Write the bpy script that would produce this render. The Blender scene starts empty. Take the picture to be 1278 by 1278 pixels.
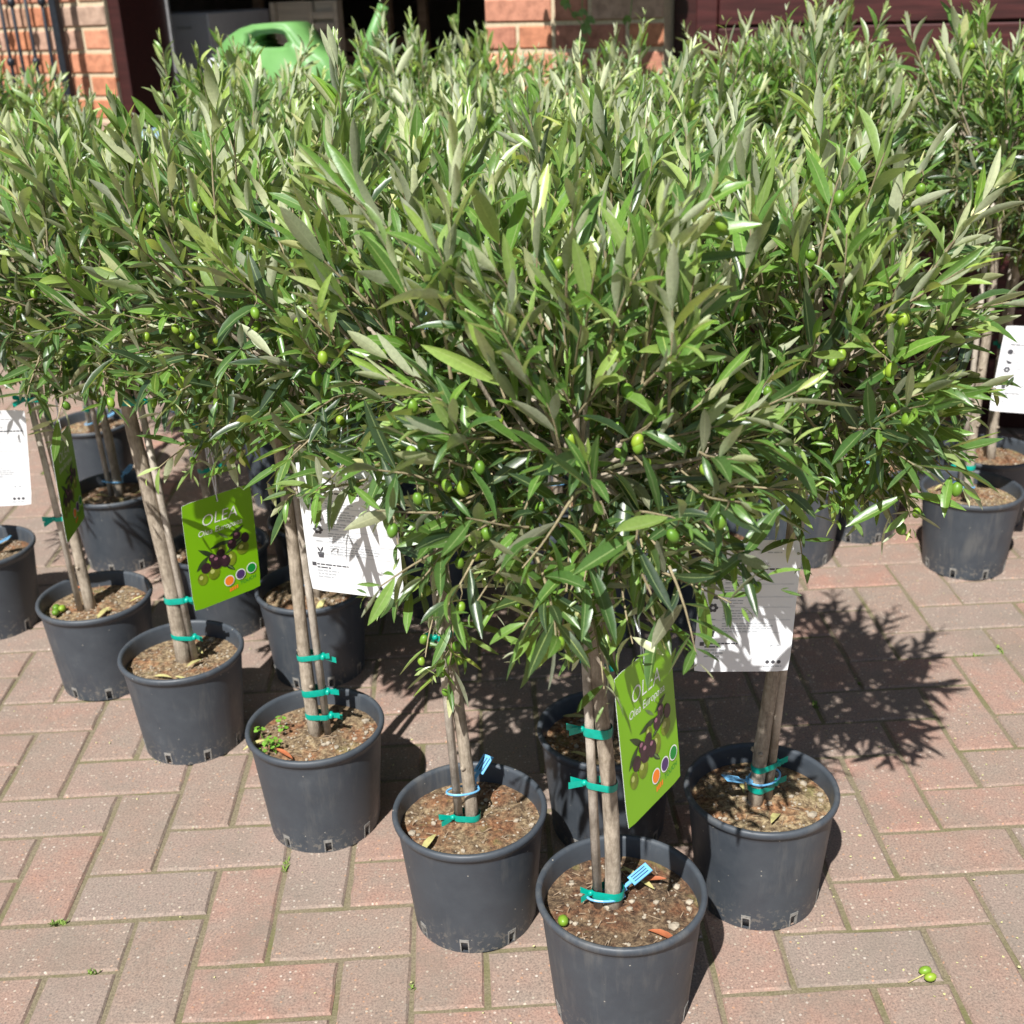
import bpy, bmesh, math, random
import numpy as np
from mathutils import Matrix, Vector, noise

# ------------------------------------------------------------------ camera, sky, sun, exposure
S = bpy.context.scene
C = S.collection
cam_d = bpy.data.cameras.new('camera')
cam_d.sensor_width = 36.0
cam_d.lens = 42.89
cam_d.clip_start = 0.02
cam_d.clip_end = 400.0
cam_d.dof.use_dof = True
cam_d.dof.focus_distance = 1.55
cam_d.dof.aperture_fstop = 7.0
cam = bpy.data.objects.new('camera', cam_d)
C.objects.link(cam)
CR, CU, CB = (0.998636, -0.037135, -0.036692), (0.04852, 0.40089, 0.91484), (-0.019263, -0.915373, 0.402145)
CP = (0.66276, -1.45649, 1.27761)
cam.matrix_world = Matrix(((CR[0], CU[0], CB[0], CP[0]), (CR[1], CU[1], CB[1], CP[1]), (CR[2], CU[2], CB[2], CP[2]), (0, 0, 0, 1)))
S.camera = cam

SUN_EL = math.radians(52.5)
SUN_H = (-0.375, -0.927)                       # horizontal direction towards the sun
world = bpy.data.worlds.new('World')
S.world = world
world.use_nodes = True
wn = world.node_tree
sky = wn.nodes.new('ShaderNodeTexSky')
sky.sky_type = 'NISHITA'
sky.sun_disc = False
sky.sun_elevation = SUN_EL
sky.sun_rotation = math.atan2(SUN_H[0], SUN_H[1])
bg = wn.nodes['Background']
bg.inputs['Strength'].default_value = 0.05
wn.links.new(sky.outputs[0], bg.inputs['Color'])
sd = bpy.data.lights.new('sun', 'SUN')
sd.energy = 5.0
sd.angle = math.radians(0.5)
sd.color = (1.0, 0.98, 0.95)
sun = bpy.data.objects.new('sun', sd)
C.objects.link(sun)
to_sun = Vector((SUN_H[0] * math.cos(SUN_EL), SUN_H[1] * math.cos(SUN_EL), math.sin(SUN_EL)))
sun.rotation_euler = to_sun.to_track_quat('Z', 'Y').to_euler()
sun.location = to_sun * 8
S.view_settings.view_transform = 'Standard'
S.view_settings.look = 'None'
S.view_settings.exposure = 0.6
S.view_settings.gamma = 1.0
S.render.engine = 'CYCLES'
S.cycles.max_bounces = 6
S.cycles.diffuse_bounces = 2
S.cycles.transmission_bounces = 3
S.cycles.transparent_max_bounces = 6

RNG = random.Random(11)

# ------------------------------------------------------------------ helpers
def tag(o, label=None, cat=None, group=None, kind=None):
    if label: o['label'] = label
    if cat: o['category'] = cat
    if group: o['group'] = group
    if kind: o['kind'] = kind
    return o

def link(name, data, parent=None, mw=None):
    o = bpy.data.objects.new(name, data)
    C.objects.link(o)
    if parent is not None: o.parent = parent
    if mw is not None: o.matrix_basis = mw
    return o

def empty(name, loc=(0, 0, 0), rz=0.0):
    o = link(name, None)
    o.empty_display_size = 0.05
    o.location = loc
    o.rotation_euler = (0, 0, rz)
    return o

class MB:
    """collects verts / faces / material slots and builds one mesh"""
    def __init__(s): s.v, s.f, s.m = [], [], []
    def add(s, vs, fs, mi=0):
        n = len(s.v)
        s.v += [tuple(p) for p in vs]
        s.f += [tuple(i + n for i in f) for f in fs]
        s.m += [mi] * len(fs)
        return s
    def box(s, x0, x1, y0, y1, z0, z1, mi=0, ch=0.0):
        if ch <= 0:
            vs = [(x, y, z) for z in (z0, z1) for y in (y0, y1) for x in (x0, x1)]
            return s.add(vs, [(0, 2, 3, 1), (4, 5, 7, 6), (0, 1, 5, 4), (2, 6, 7, 3), (0, 4, 6, 2), (1, 3, 7, 5)], mi)
        bm = bmesh.new()
        bmesh.ops.create_cube(bm, size=1.0)
        for q in bm.verts:
            q.co = Vector(((x0 + x1) / 2 + q.co.x * (x1 - x0), (y0 + y1) / 2 + q.co.y * (y1 - y0), (z0 + z1) / 2 + q.co.z * (z1 - z0)))
        bmesh.ops.bevel(bm, geom=bm.edges[:], offset=ch, segments=1, affect='EDGES')
        bm.verts.index_update()
        s.add([q.co for q in bm.verts], [[q.index for q in f.verts] for f in bm.faces], mi)
        bm.free()
        return s
    def tube(s, pts, rad, n=8, mi=0, cap=True):
        pts = [Vector(q) for q in pts]
        if not isinstance(rad, (list, tuple)): rad = [rad] * len(pts)
        t = (pts[1] - pts[0]).normalized()
        a = t.orthogonal().normalized()
        vs, fs = [], []
        for i, q in enumerate(pts):
            tt = (pts[min(i + 1, len(pts) - 1)] - pts[max(i - 1, 0)]).normalized()
            a = (a - tt * a.dot(tt)).normalized()
            b = tt.cross(a)
            for k in range(n):
                an = 2 * math.pi * k / n
                vs.append(q + (a * math.cos(an) + b * math.sin(an)) * rad[i])
        for i in range(len(pts) - 1):
            for k in range(n):
                k2 = (k + 1) % n
                fs.append((i * n + k, i * n + k2, (i + 1) * n + k2, (i + 1) * n + k))
        if cap:
            fs.append(tuple(reversed(range(n))))
            fs.append(tuple((len(pts) - 1) * n + k for k in range(n)))
        return s.add(vs, fs, mi)
    def lathe(s, prof, n=48, mi=0, skip=None, cx=0, cy=0):
        vs = [(cx + r * math.cos(2 * math.pi * k / n), cy + r * math.sin(2 * math.pi * k / n), z) for r, z in prof for k in range(n)]
        fs = []
        for i in range(len(prof) - 1):
            for k in range(n):
                if skip and skip(i, k): continue
                k2 = (k + 1) % n
                fs.append((i * n + k, i * n + k2, (i + 1) * n + k2, (i + 1) * n + k))
        return s.add(vs, fs, mi)
    def mesh(s, name, mats, smooth=False):
        me = bpy.data.meshes.new(name)
        me.from_pydata(s.v, [], s.f)
        for m in (mats if isinstance(mats, (list, tuple)) else [mats]): me.materials.append(m)
        if any(s.m): me.polygons.foreach_set('material_index', s.m)
        if smooth: me.polygons.foreach_set('use_smooth', [True] * len(s.f))
        me.update()
        return me
    def build(s, name, mats, parent=None, smooth=False, mw=None):
        return link(name, s.mesh(name, mats, smooth), parent, mw)

# ------------------------------------------------------------------ materials
def newmat(name):
    m = bpy.data.materials.new(name)
    m.use_nodes = True
    nt = m.node_tree
    return m, nt, nt.nodes['Principled BSDF']

def N(nt, kind, **kw):
    n = nt.nodes.new(kind)
    for k, v in kw.items():
        if k in n.inputs.keys(): n.inputs[k].default_value = v
        else: setattr(n, k, v)
    return n

def ramp(nt, fac, stops):
    r = nt.nodes.new('ShaderNodeValToRGB')
    e = r.color_ramp.elements
    while len(e) < len(stops): e.new(0.5)
    for q, (pos, col) in zip(e, stops):
        q.position = pos
        q.color = (*col, 1) if len(col) == 3 else col
    nt.links.new(fac, r.inputs['Fac'])
    return r.outputs['Color']

def mixc(nt, fac, a, b, mode='MIX'):
    m = nt.nodes.new('ShaderNodeMix')
    m.data_type = 'RGBA'
    m.blend_type = mode
    for sock, val in ((m.inputs['Factor'], fac), (m.inputs['A'], a), (m.inputs['B'], b)):
        if hasattr(val, 'is_linked'): nt.links.new(val, sock)
        elif isinstance(val, (int, float)): sock.default_value = val
        else: sock.default_value = (*val, 1)
    return m.outputs['Result']

def math_(nt, op, a, b=0.0, c=None):
    m = nt.nodes.new('ShaderNodeMath')
    m.operation = op
    for sock, val in zip(m.inputs, (a, b, c)):
        if val is None: continue
        if hasattr(val, 'is_linked'): nt.links.new(val, sock)
        else: sock.default_value = val
    return m.outputs[0]

def noise_(nt, vec, scale, detail=4.0, rough=0.55):
    n = nt.nodes.new('ShaderNodeTexNoise')
    n.inputs['Scale'].default_value = scale
    n.inputs['Detail'].default_value = detail
    n.inputs['Roughness'].default_value = rough
    if vec is not None: nt.links.new(vec, n.inputs['Vector'])
    return n.outputs['Fac']

def bump(nt, bsdf, h, strength=0.3, dist=0.002):
    b = nt.nodes.new('ShaderNodeBump')
    b.inputs['Strength'].default_value = strength
    b.inputs['Distance'].default_value = dist
    nt.links.new(h, b.inputs['Height'])
    nt.links.new(b.outputs[0], bsdf.inputs['Normal'])

def simple(name, col, rough=0.5, var=0.12, scale=60.0, bumps=0.0, metal=0.0, spec=None):
    m, nt, b = newmat(name)
    pos = nt.nodes.new('ShaderNodeNewGeometry').outputs['Position']
    f = noise_(nt, pos, scale)
    lo = tuple(c * (1 - var) for c in col)
    hi = tuple(min(1, c * (1 + var)) for c in col)
    nt.links.new(ramp(nt, f, [(0.3, lo), (0.7, hi)]), b.inputs['Base Color'])
    b.inputs['Roughness'].default_value = rough
    b.inputs['Metallic'].default_value = metal
    if spec is not None: b.inputs['Specular IOR Level'].default_value = spec
    if bumps: bump(nt, b, f, bumps)
    return m

def paver_mat(name, per_object):
    m, nt, b = newmat(name)
    pos = nt.nodes.new('ShaderNodeNewGeometry').outputs['Position']
    if per_object:
        rnd = nt.nodes.new('ShaderNodeObjectInfo').outputs['Random']
    else:
        a = nt.nodes.new('ShaderNodeAttribute'); a.attribute_name = 'tint'
        rnd = a.outputs['Fac']
    body = ramp(nt, rnd, [(0.0, (0.345, 0.193, 0.147)), (0.2, (0.275, 0.198, 0.158)), (0.45, (0.315, 0.208, 0.165)), (0.65, (0.270, 0.208, 0.174)), (0.85, (0.30, 0.202, 0.160)), (1.0, (0.35, 0.195, 0.150))])
    big = noise_(nt, pos, 14.0, 5.0, 0.6)
    body = mixc(nt, ramp(nt, big, [(0.35, (0, 0, 0)), (0.65, (0.7, 0.7, 0.7))]), body, (0.255, 0.212, 0.175))
    fine = noise_(nt, pos, 300.0, 4.0, 0.75)
    body = mixc(nt, 1.0, body, ramp(nt, fine, [(0.25, (0.42, 0.42, 0.43)), (0.5, (1, 1, 1)), (0.75, (1.5, 1.45, 1.4))]), 'MULTIPLY')
    v = N(nt, 'ShaderNodeTexVoronoi'); v.inputs['Scale'].default_value = 150.0
    nt.links.new(pos, v.inputs['Vector'])
    spk = math_(nt, 'LESS_THAN', v.outputs['Distance'], 0.29)
    sel = N(nt, 'ShaderNodeSeparateColor'); nt.links.new(v.outputs['Color'], sel.inputs[0])
    spk = math_(nt, 'MULTIPLY', spk, math_(nt, 'GREATER_THAN', sel.outputs[0], 0.6))
    spc = ramp(nt, sel.outputs[1], [(0.0, (0.58, 0.52, 0.41)), (0.5, (0.12, 0.10, 0.09)), (0.75, (0.56, 0.30, 0.17)), (1.0, (0.66, 0.63, 0.56))])
    body = mixc(nt, math_(nt, 'MULTIPLY', spk, 0.6), body, spc)
    st = noise_(nt, pos, 5.0, 6.0, 0.65)
    body = mixc(nt, ramp(nt, st, [(0.5, (0, 0, 0)), (0.72, (0.5, 0.5, 0.5))]), body, (0.17, 0.15, 0.12))
    nt.links.new(body, b.inputs['Base Color'])
    b.inputs['Roughness'].default_value = 0.9
    b.inputs['Specular IOR Level'].default_value = 0.2
    bump(nt, b, math_(nt, 'ADD', fine, math_(nt, 'MULTIPLY', spk, 0.5)), 0.35, 0.0012)
    return m

def joint_mat():
    m, nt, b = newmat('joint_sand')
    pos = nt.nodes.new('ShaderNodeNewGeometry').outputs['Position']
    f = noise_(nt, pos, 260.0, 4.0, 0.7)
    g = noise_(nt, pos, 9.0, 5.0, 0.6)
    c = ramp(nt, f, [(0.3, (0.11, 0.09, 0.055)), (0.7, (0.27, 0.225, 0.145))])
    c = mixc(nt, ramp(nt, g, [(0.5, (0, 0, 0)), (0.68, (0.7, 0.7, 0.7))]), c, (0.12, 0.125, 0.035))
    nt.links.new(c, b.inputs['Base Color'])
    b.inputs['Roughness'].default_value = 0.95
    bump(nt, b, f, 0.5, 0.003)
    return m

def brick_mat(name):
    m, nt, b = newmat(name)
    pos = nt.nodes.new('ShaderNodeNewGeometry').outputs['Position']
    rnd = nt.nodes.new('ShaderNodeObjectInfo').outputs['Random']
    c = ramp(nt, rnd, [(0.0, (0.52, 0.20, 0.10)), (0.3, (0.60, 0.27, 0.16)), (0.55, (0.44, 0.19, 0.13)), (0.8, (0.58, 0.23, 0.11)), (0.93, (0.42, 0.30, 0.22)), (1.0, (0.55, 0.31, 0.22))])
    f = noise_(nt, pos, 35.0, 6.0, 0.65)
    c = mixc(nt, 1.0, c, ramp(nt, f, [(0.3, (0.62, 0.6, 0.6)), (0.55, (1, 1, 1)), (0.8, (1.2, 1.25, 1.3))]), 'MULTIPLY')
    nt.links.new(c, b.inputs['Base Color'])
    b.inputs['Roughness'].default_value = 0.9
    bump(nt, b, f, 0.5, 0.004)
    return m

def wood_mat(name, col, grain=1.0):
    m, nt, b = newmat(name)
    tc = nt.nodes.new('ShaderNodeTexCoord')
    mp = nt.nodes.new('ShaderNodeMapping')
    mp.inputs['Scale'].default_value = (2.0, 30.0, 30.0)
    nt.links.new(tc.outputs['Object'], mp.inputs['Vector'])
    f = noise_(nt, mp.outputs[0], 2.2, 6.0, 0.62)
    c = ramp(nt, f, [(0.3, tuple(x * (1 - 0.55 * grain) for x in col)), (0.55, col), (0.75, tuple(min(1, x * (1 + 0.6 * grain)) for x in col))])
    nt.links.new(c, b.inputs['Base Color'])
    b.inputs['Roughness'].default_value = 0.45
    bump(nt, b, f, 0.2, 0.002)
    return m

def pot_mat():
    m, nt, b = newmat('charcoal_plastic')
    pos = nt.nodes.new('ShaderNodeNewGeometry').outputs['Position']
    f = noise_(nt, pos, 22.0, 6.0, 0.7)
    c = ramp(nt, f, [(0.35, (0.046, 0.055, 0.067)), (0.62, (0.058, 0.068, 0.080)), (0.78, (0.085, 0.094, 0.104))])
    v = N(nt, 'ShaderNodeTexVoronoi'); v.inputs['Scale'].default_value = 95.0
    nt.links.new(pos, v.inputs['Vector'])
    sc = N(nt, 'ShaderNodeSeparateColor'); nt.links.new(v.outputs['Color'], sc.inputs[0])
    spk = math_(nt, 'MULTIPLY', math_(nt, 'LESS_THAN', v.outputs['Distance'], 0.1), math_(nt, 'GREATER_THAN', sc.outputs[0], 0.9))
    c = mixc(nt, spk, c, (0.35, 0.33, 0.28))
    sx = N(nt, 'ShaderNodeSeparateXYZ'); nt.links.new(pos, sx.inputs[0])
    low = math_(nt, 'MULTIPLY', math_(nt, 'SUBTRACT', 0.05, sx.outputs['Z']), 22.0)
    low = math_(nt, 'MULTIPLY', math_(nt, 'MAXIMUM', low, 0.0), math_(nt, 'GREATER_THAN', noise_(nt, pos, 120.0, 4.0, 0.7), 0.57))
    c = mixc(nt, math_(nt, 'MINIMUM', math_(nt, 'MULTIPLY', low, 0.7), 0.7), c, (0.21, 0.19, 0.16))      # dried mud splashes
    mp = nt.nodes.new('ShaderNodeMapping'); mp.inputs['Scale'].default_value = (60.0, 60.0, 7.0); nt.links.new(pos, mp.inputs['Vector'])
    stk = noise_(nt, mp.outputs[0], 1.0, 5.0, 0.7)
    c = mixc(nt, ramp(nt, math_(nt, 'MULTIPLY', stk, noise_(nt, pos, 9.0, 3.0)), [(0.28, (0, 0, 0)), (0.45, (0.30, 0.30, 0.30))]), c, (0.20, 0.19, 0.17))      # dusty water stains
    nt.links.new(c, b.inputs['Base Color'])
    nt.links.new(ramp(nt, f, [(0.3, (0.40, 0.40, 0.40)), (0.7, (0.62, 0.62, 0.62))]), b.inputs['Roughness'])
    bump(nt, b, noise_(nt, pos, 300.0, 2.0), 0.08, 0.0006)
    return m

def soil_mat():
    m, nt, b = newmat('potting_soil')
    pos = nt.nodes.new('ShaderNodeNewGeometry').outputs['Position']
    f = noise_(nt, pos, 130.0, 6.0, 0.75)
    g = noise_(nt, pos, 21.0, 5.0, 0.7)
    c = ramp(nt, f, [(0.32, (0.035, 0.022, 0.013)), (0.46, (0.16, 0.11, 0.065)), (0.58, (0.36, 0.275, 0.17)), (0.72, (0.60, 0.50, 0.34))])
    c = mixc(nt, ramp(nt, g, [(0.46, (0, 0, 0)), (0.62, (0.8, 0.8, 0.8))]), c, mixc(nt, ramp(nt, f, [(.35, (0, 0, 0)), (.68, (1, 1, 1))]), (0.06, 0.022, 0.011), (0.46, 0.20, 0.09)))
    rnd = nt.nodes.new('ShaderNodeObjectInfo').outputs['Random']
    c = mixc(nt, 1.0, c, ramp(nt, rnd, [(0.0, (0.62, 0.55, 0.5)), (0.5, (1.0, 0.97, 0.9)), (1.0, (1.2, 1.22, 1.1))]), 'MULTIPLY')
    ms = noise_(nt, pos, 13.0, 5.0, 0.65)
    c = mixc(nt, ramp(nt, ms, [(0.58, (0, 0, 0)), (0.68, (0.6, 0.6, 0.6))]), c, (0.24, 0.23, 0.075))
    nt.links.new(c, b.inputs['Base Color'])
    b.inputs['Roughness'].default_value = 0.95
    bump(nt, b, f, 0.9, 0.006)
    return m

def bark_mat(name, a, bcol):
    m, nt, b = newmat(name)
    tc = nt.nodes.new('ShaderNodeTexCoord')
    mp = nt.nodes.new('ShaderNodeMapping')
    mp.inputs['Scale'].default_value = (90.0, 90.0, 22.0)
    nt.links.new(tc.outputs['Object'], mp.inputs['Vector'])
    f = noise_(nt, mp.outputs[0], 2.0, 6.0, 0.7)
    c = ramp(nt, f, [(0.3, a), (0.7, bcol)])
    c = mixc(nt, 1.0, c, ramp(nt, noise_(nt, tc.outputs['Object'], 28.0, 5.0, 0.7), [(0.35, (0.6, 0.58, 0.55)), (0.6, (1.08, 1.08, 1.08))]), 'MULTIPLY')
    nt.links.new(c, b.inputs['Base Color'])
    b.inputs['Roughness'].default_value = 0.8
    bump(nt, b, f, 0.7, 0.003)
    return m

def leaf_mat():
    m = bpy.data.materials.new('olive_leaf')
    m.use_nodes = True
    nt = m.node_tree
    b = nt.nodes['Principled BSDF']
    out = nt.nodes['Material Output']
    at = nt.nodes.new('ShaderNodeAttribute'); at.attribute_name = 'lc'
    s = N(nt, 'ShaderNodeSeparateColor'); nt.links.new(at.outputs['Color'], s.inputs[0])
    ac, al, ti, age_light = s.outputs[0], s.outputs[1], s.outputs[2], at.outputs['Alpha']
    geo = nt.nodes.new('ShaderNodeNewGeometry')
    top = ramp(nt, age_light, [(0.0, (0.026, 0.054, 0.024)), (0.3, (0.066, 0.152, 0.032)), (0.6, (0.140, 0.285, 0.046)), (0.8, (0.275, 0.385, 0.105)), (1.0, (0.43, 0.52, 0.20))])  # leaf age plus crown shade and sunlit sheen put into the colour
    und = ramp(nt, age_light, [(0.0, (0.28, 0.29, 0.19)), (0.4, (0.455, 0.49, 0.31)), (1.0, (0.70, 0.75, 0.47))])
    var = ramp(nt, ti, [(0.0, (0.68, 0.70, 0.78)), (0.5, (1, 1, 1)), (0.8, (1.18, 1.15, 0.95)), (1.0, (1.32, 1.22, 0.88))])
    rib = math_(nt, 'ABSOLUTE', math_(nt, 'SUBTRACT', ac, 0.5))
    ribm = math_(nt, 'LESS_THAN', rib, 0.045)
    top = mixc(nt, math_(nt, 'MULTIPLY', ribm, 0.55), top, (0.33, 0.42, 0.17))
    und = mixc(nt, math_(nt, 'MULTIPLY', ribm, 0.5), und, (0.52, 0.54, 0.34))
    col = mixc(nt, geo.outputs['Backfacing'], top, und)
    col = mixc(nt, 1.0, col, var, 'MULTIPLY')
    mot = noise_(nt, geo.outputs['Position'], 260.0, 3.0)
    col = mixc(nt, 1.0, col, ramp(nt, mot, [(0.3, (0.86, 0.86, 0.86)), (0.7, (1.12, 1.12, 1.12))]), 'MULTIPLY')
    nt.links.new(col, b.inputs['Base Color'])
    nt.links.new(ramp(nt, geo.outputs['Backfacing'], [(0.0, (0.36, 0.36, 0.36)), (1.0, (0.5, 0.5, 0.5))]), b.inputs['Roughness'])
    b.inputs['Specular IOR Level'].default_value = 0.7
    bump(nt, b, math_(nt, 'ADD', mot, math_(nt, 'MULTIPLY', rib, 3.0)), 0.25, 0.0006)
    tr = nt.nodes.new('ShaderNodeBsdfTranslucent')
    nt.links.new(mixc(nt, 1.0, mixc(nt, age_light, (0.28, 0.45, 0.05), (0.56, 0.68, 0.13)), var, 'MULTIPLY'), tr.inputs['Color'])
    mx = nt.nodes.new('ShaderNodeMixShader')
    mx.inputs[0].default_value = 0.25
    nt.links.new(b.outputs[0], mx.inputs[1])
    nt.links.new(tr.outputs[0], mx.inputs[2])
    nt.links.new(mx.outputs[0], out.inputs['Surface'])
    return m

def olive_mat():
    m, nt, b = newmat('green_olive')
    rnd = nt.nodes.new('ShaderNodeObjectInfo').outputs['Random']
    nt.links.new(ramp(nt, rnd, [(0.0, (0.09, 0.20, 0.02)), (0.5, (0.16, 0.29, 0.025)), (1.0, (0.25, 0.36, 0.03))]), b.inputs['Base Color'])
    b.inputs['Roughness'].default_value = 0.42
    b.inputs['Subsurface Weight'].default_value = 0.0
    return m

M = {}
M['paver'] = paver_mat('block_paver', True)
M['paver_far'] = paver_mat('block_paver_far', False)
M['joint'] = joint_mat()
M['brick'] = brick_mat('stock_brick')
M['mortar'] = simple('lime_mortar', (0.56, 0.46, 0.31), 0.95, 0.18, 120, 0.4)
M['red_wood'] = wood_mat('stained_redwood', (0.062, 0.015, 0.0145))
M['dark_wood'] = wood_mat('dark_stained_wood', (0.045, 0.011, 0.010), 0.6)
M['pale_wood'] = wood_mat('pale_pine', (0.62, 0.54, 0.42), 0.4)
M['brown_wood'] = wood_mat('brown_crate_wood', (0.34, 0.25, 0.17), 0.6)
M['concrete'] = simple('garage_plaster', (0.22, 0.20, 0.18), 0.9, 0.2, 8, 0.2)
M['iron'] = simple('black_iron', (0.018, 0.022, 0.03), 0.38, 0.25, 90, 0.1, 0.2)
M['grey_metal'] = simple('grey_enamel', (0.66, 0.68, 0.72), 0.4, 0.05, 30)
M['steel'] = simple('galvanised_edge', (0.5, 0.5, 0.5), 0.35, 0.15, 60, 0, 0.6)
M['can'] = simple('green_polythene', (0.13, 0.30, 0.085), 0.45, 0.08, 25, 0.05)
M['blue_paint'] = simple('pale_blue_paint', (0.30, 0.48, 0.62), 0.5, 0.1, 40)
M['pot'] = pot_mat()
M['pot_edge'] = simple('scuffed_plastic', (0.24, 0.23, 0.21), 0.8, 0.35, 220, 0.3)
M['soil'] = soil_mat()
M['stone'] = simple('pebble', (0.34, 0.29, 0.22), 0.8, 0.3, 90, 0.3)
M['bark'] = bark_mat('olive_bark', (0.23, 0.185, 0.14), (0.52, 0.445, 0.345))
M['twig'] = bark_mat('olive_twig', (0.22, 0.17, 0.10), (0.40, 0.34, 0.20))
M['stake'] = bark_mat('beige_stake', (0.44, 0.385, 0.315), (0.56, 0.50, 0.42))
M['tie'] = simple('teal_tape', (0.0, 0.33, 0.245), 0.35, 0.12, 160)
M['blue'] = simple('pale_blue_plastic', (0.16, 0.44, 0.72), 0.35, 0.08, 90)
M['navy'] = simple('navy_print', (0.02, 0.05, 0.12), 0.6, 0.1)
M['leaf'] = leaf_mat()
M['olive'] = olive_mat()
M['tag_green'] = simple('green_card', (0.205, 0.475, 0.004), 0.34, 0.03, 20)
M['tag_white'] = simple('white_card', (0.80, 0.81, 0.82), 0.4, 0.02, 20)
M['ink'] = simple('black_ink', (0.07, 0.07, 0.08), 0.6, 0.1)
M['grey_ink'] = simple('grey_ink', (0.44, 0.46, 0.48), 0.6, 0.1)
M['white_ink'] = simple('white_ink', (0.85, 0.86, 0.82), 0.5, 0.03)
M['orange_ink'] = simple('orange_ink', (0.95, 0.25, 0.02), 0.5, 0.03)
M['purple_ink'] = simple('purple_ink', (0.075, 0.035, 0.15), 0.5, 0.05)
M['dgreen_ink'] = simple('deep_green_ink', (0.0, 0.27, 0.035), 0.5, 0.05)
M['plum'] = simple('plum_ink', (0.035, 0.014, 0.022), 0.4, 0.5, 90)
M['plum_hi'] = simple('plum_pale_ink', (0.33, 0.14, 0.20), 0.4, 0.3, 120)
M['leaf_ink'] = simple('leaf_ink', (0.028, 0.055, 0.016), 0.4, 0.5, 90)
M['leaf_ink2'] = simple('leaf_pale_ink', (0.15, 0.24, 0.08), 0.4, 0.3, 90)
M['olive_ink'] = simple('olive_ink', (0.17, 0.23, 0.012), 0.4, 0.35, 70)
M['olive_hi'] = simple('olive_pale_ink', (0.50, 0.55, 0.16), 0.4, 0.2, 90)
M['string'] = simple('white_string', (0.72, 0.74, 0.80), 0.6, 0.05)
M['moss'] = simple('moss_green', (0.17, 0.25, 0.05), 0.9, 0.4, 80)
M['flake'] = simple('pale_petal', (0.55, 0.52, 0.24), 0.8, 0.25, 70)
M['dry_leaf'] = simple('dry_leaf', (0.46, 0.42, 0.17), 0.6, 0.3, 60)
M['orange_leaf'] = simple('orange_dead_leaf', (0.38, 0.12, 0.05), 0.6, 0.3, 60)
M['weed'] = simple('clover_green', (0.14, 0.30, 0.03), 0.55, 0.25, 60)
M['vine'] = simple('vine_green', (0.16, 0.26, 0.06), 0.5, 0.25, 60)

# ------------------------------------------------------------------ ground and block paving (90 degree herringbone)
U = 0.105
ground = MB().add([(-40, -40, -0.0036), (40, -40, -0.0036), (40, 40, -0.0036), (-40, 40, -0.0036)], [(0, 1, 2, 3)]).build('paved_forecourt', M['joint'])
tag(ground, 'brick forecourt laid in herringbone with mossy joints', 'paving', kind='structure')

def paver_geo(rng, L, W):
    hx, hy = L / 2, W / 2
    per = []
    for t in (-1, -0.33, 0.33, 1): per.append((hx * t, -hy))
    for t in (-0.2, 0.4, 1): per.append((hx, hy * t))
    for t in (0.33, -0.33, -1): per.append((hx * t, hy))
    for t in (0.2, -0.4): per.append((-hx, hy * t))
    n = len(per)
    j = lambda a: rng.uniform(-a, a)
    outer = [(x * 0.998 + j(0.0012), y * 0.99 + j(0.0012)) for x, y in per]
    vs = []
    for (x, y) in outer:
        l = math.hypot(x, y)
        c = 0.0035 + j(0.001)
        vs.append((x - math.copysign(c, x) * (abs(abs(x) - hx) < 0.004), y - math.copysign(c, y) * (abs(abs(y) - hy) < 0.004), j(0.0003)))
    vs += [(x, y, -0.0034 + j(0.0005)) for x, y in outer]
    vs += [(x, y, -0.03) for x, y in outer]
    fs = [tuple(range(n))]
    for r in (0, n):
        for i in range(n):
            k = (i + 1) % n
            fs.append((r + i, r + n + i, r + n + k, r + k))
    return vs, fs

prng = random.Random(5)
BRK = (2 * U - 0.0068, U - 0.0068)
paver_meshes = []
for i in range(8):
    vs, fs = paver_geo(prng, *BRK)
    paver_meshes.append((vs, fs, MB().add(vs, fs).mesh('paver', M['paver'])))
cells = []
for a in range(-70, 90):
    for b in range(-40, 45):
        for (ox, oy, vert) in ((0, 0, False), (0, 1, True)):
            u, v = a + 2 * b + ox, a - 2 * b + oy
            cx, cy = (u + (0.5 if vert else 1.0)) * U, (v + (1.0 if vert else 0.5)) * U
            if not (-2.6 < cx < 4.0 and -1.9 < cy < 5.2): continue
            cells.append((cx, cy, vert))
def view(pt):
    d = Vector(pt) - Vector(CP)
    z = -d.dot(Vector(CB))
    if z < 0.05: return None
    return (639 + 1522.6 * d.dot(Vector(CR)) / z, 639 - 1522.6 * d.dot(Vector(CU)) / z, z)
def rank(c):
    q = view((c[0], c[1], 0))
    if q is None or not (-70 < q[0] < 1350 and q[1] < 1360): return 1e6
    # places hidden below the crowded crowns rank last
    hid = 350 < q[0] < 1000 and q[1] < 720
    return q[2] + (10 if hid else 0)
cells.sort(key=rank)
far = MB(); far_t = []
for i, (cx, cy, vert) in enumerate(cells):
    mw = Matrix.Translation((cx + prng.uniform(-.0012, .0012), cy + prng.uniform(-.0012, .0012), prng.uniform(-.0007, .0008))) @ Matrix.Rotation((math.pi / 2 if vert else 0) + (math.pi if prng.random() < .5 else 0) + prng.uniform(-.006, .006), 4, 'Z') @ Matrix.Rotation(prng.uniform(-.006, .006), 4, 'X')
    vs, fs, me = paver_meshes[prng.randrange(8)]
    if i < 300:
        link('paver', me, ground, mw)
    else:
        far.add([mw @ Vector(q) for q in vs], fs)
        far_t += [prng.random()] * len(fs)
fm = far.mesh('pavers', M['paver_far'])
fa = fm.attributes.new('tint', 'FLOAT', 'FACE')
fa.data.foreach_set('value', far_t)
tag(link('pavers', fm, ground), kind='stuff')

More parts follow.
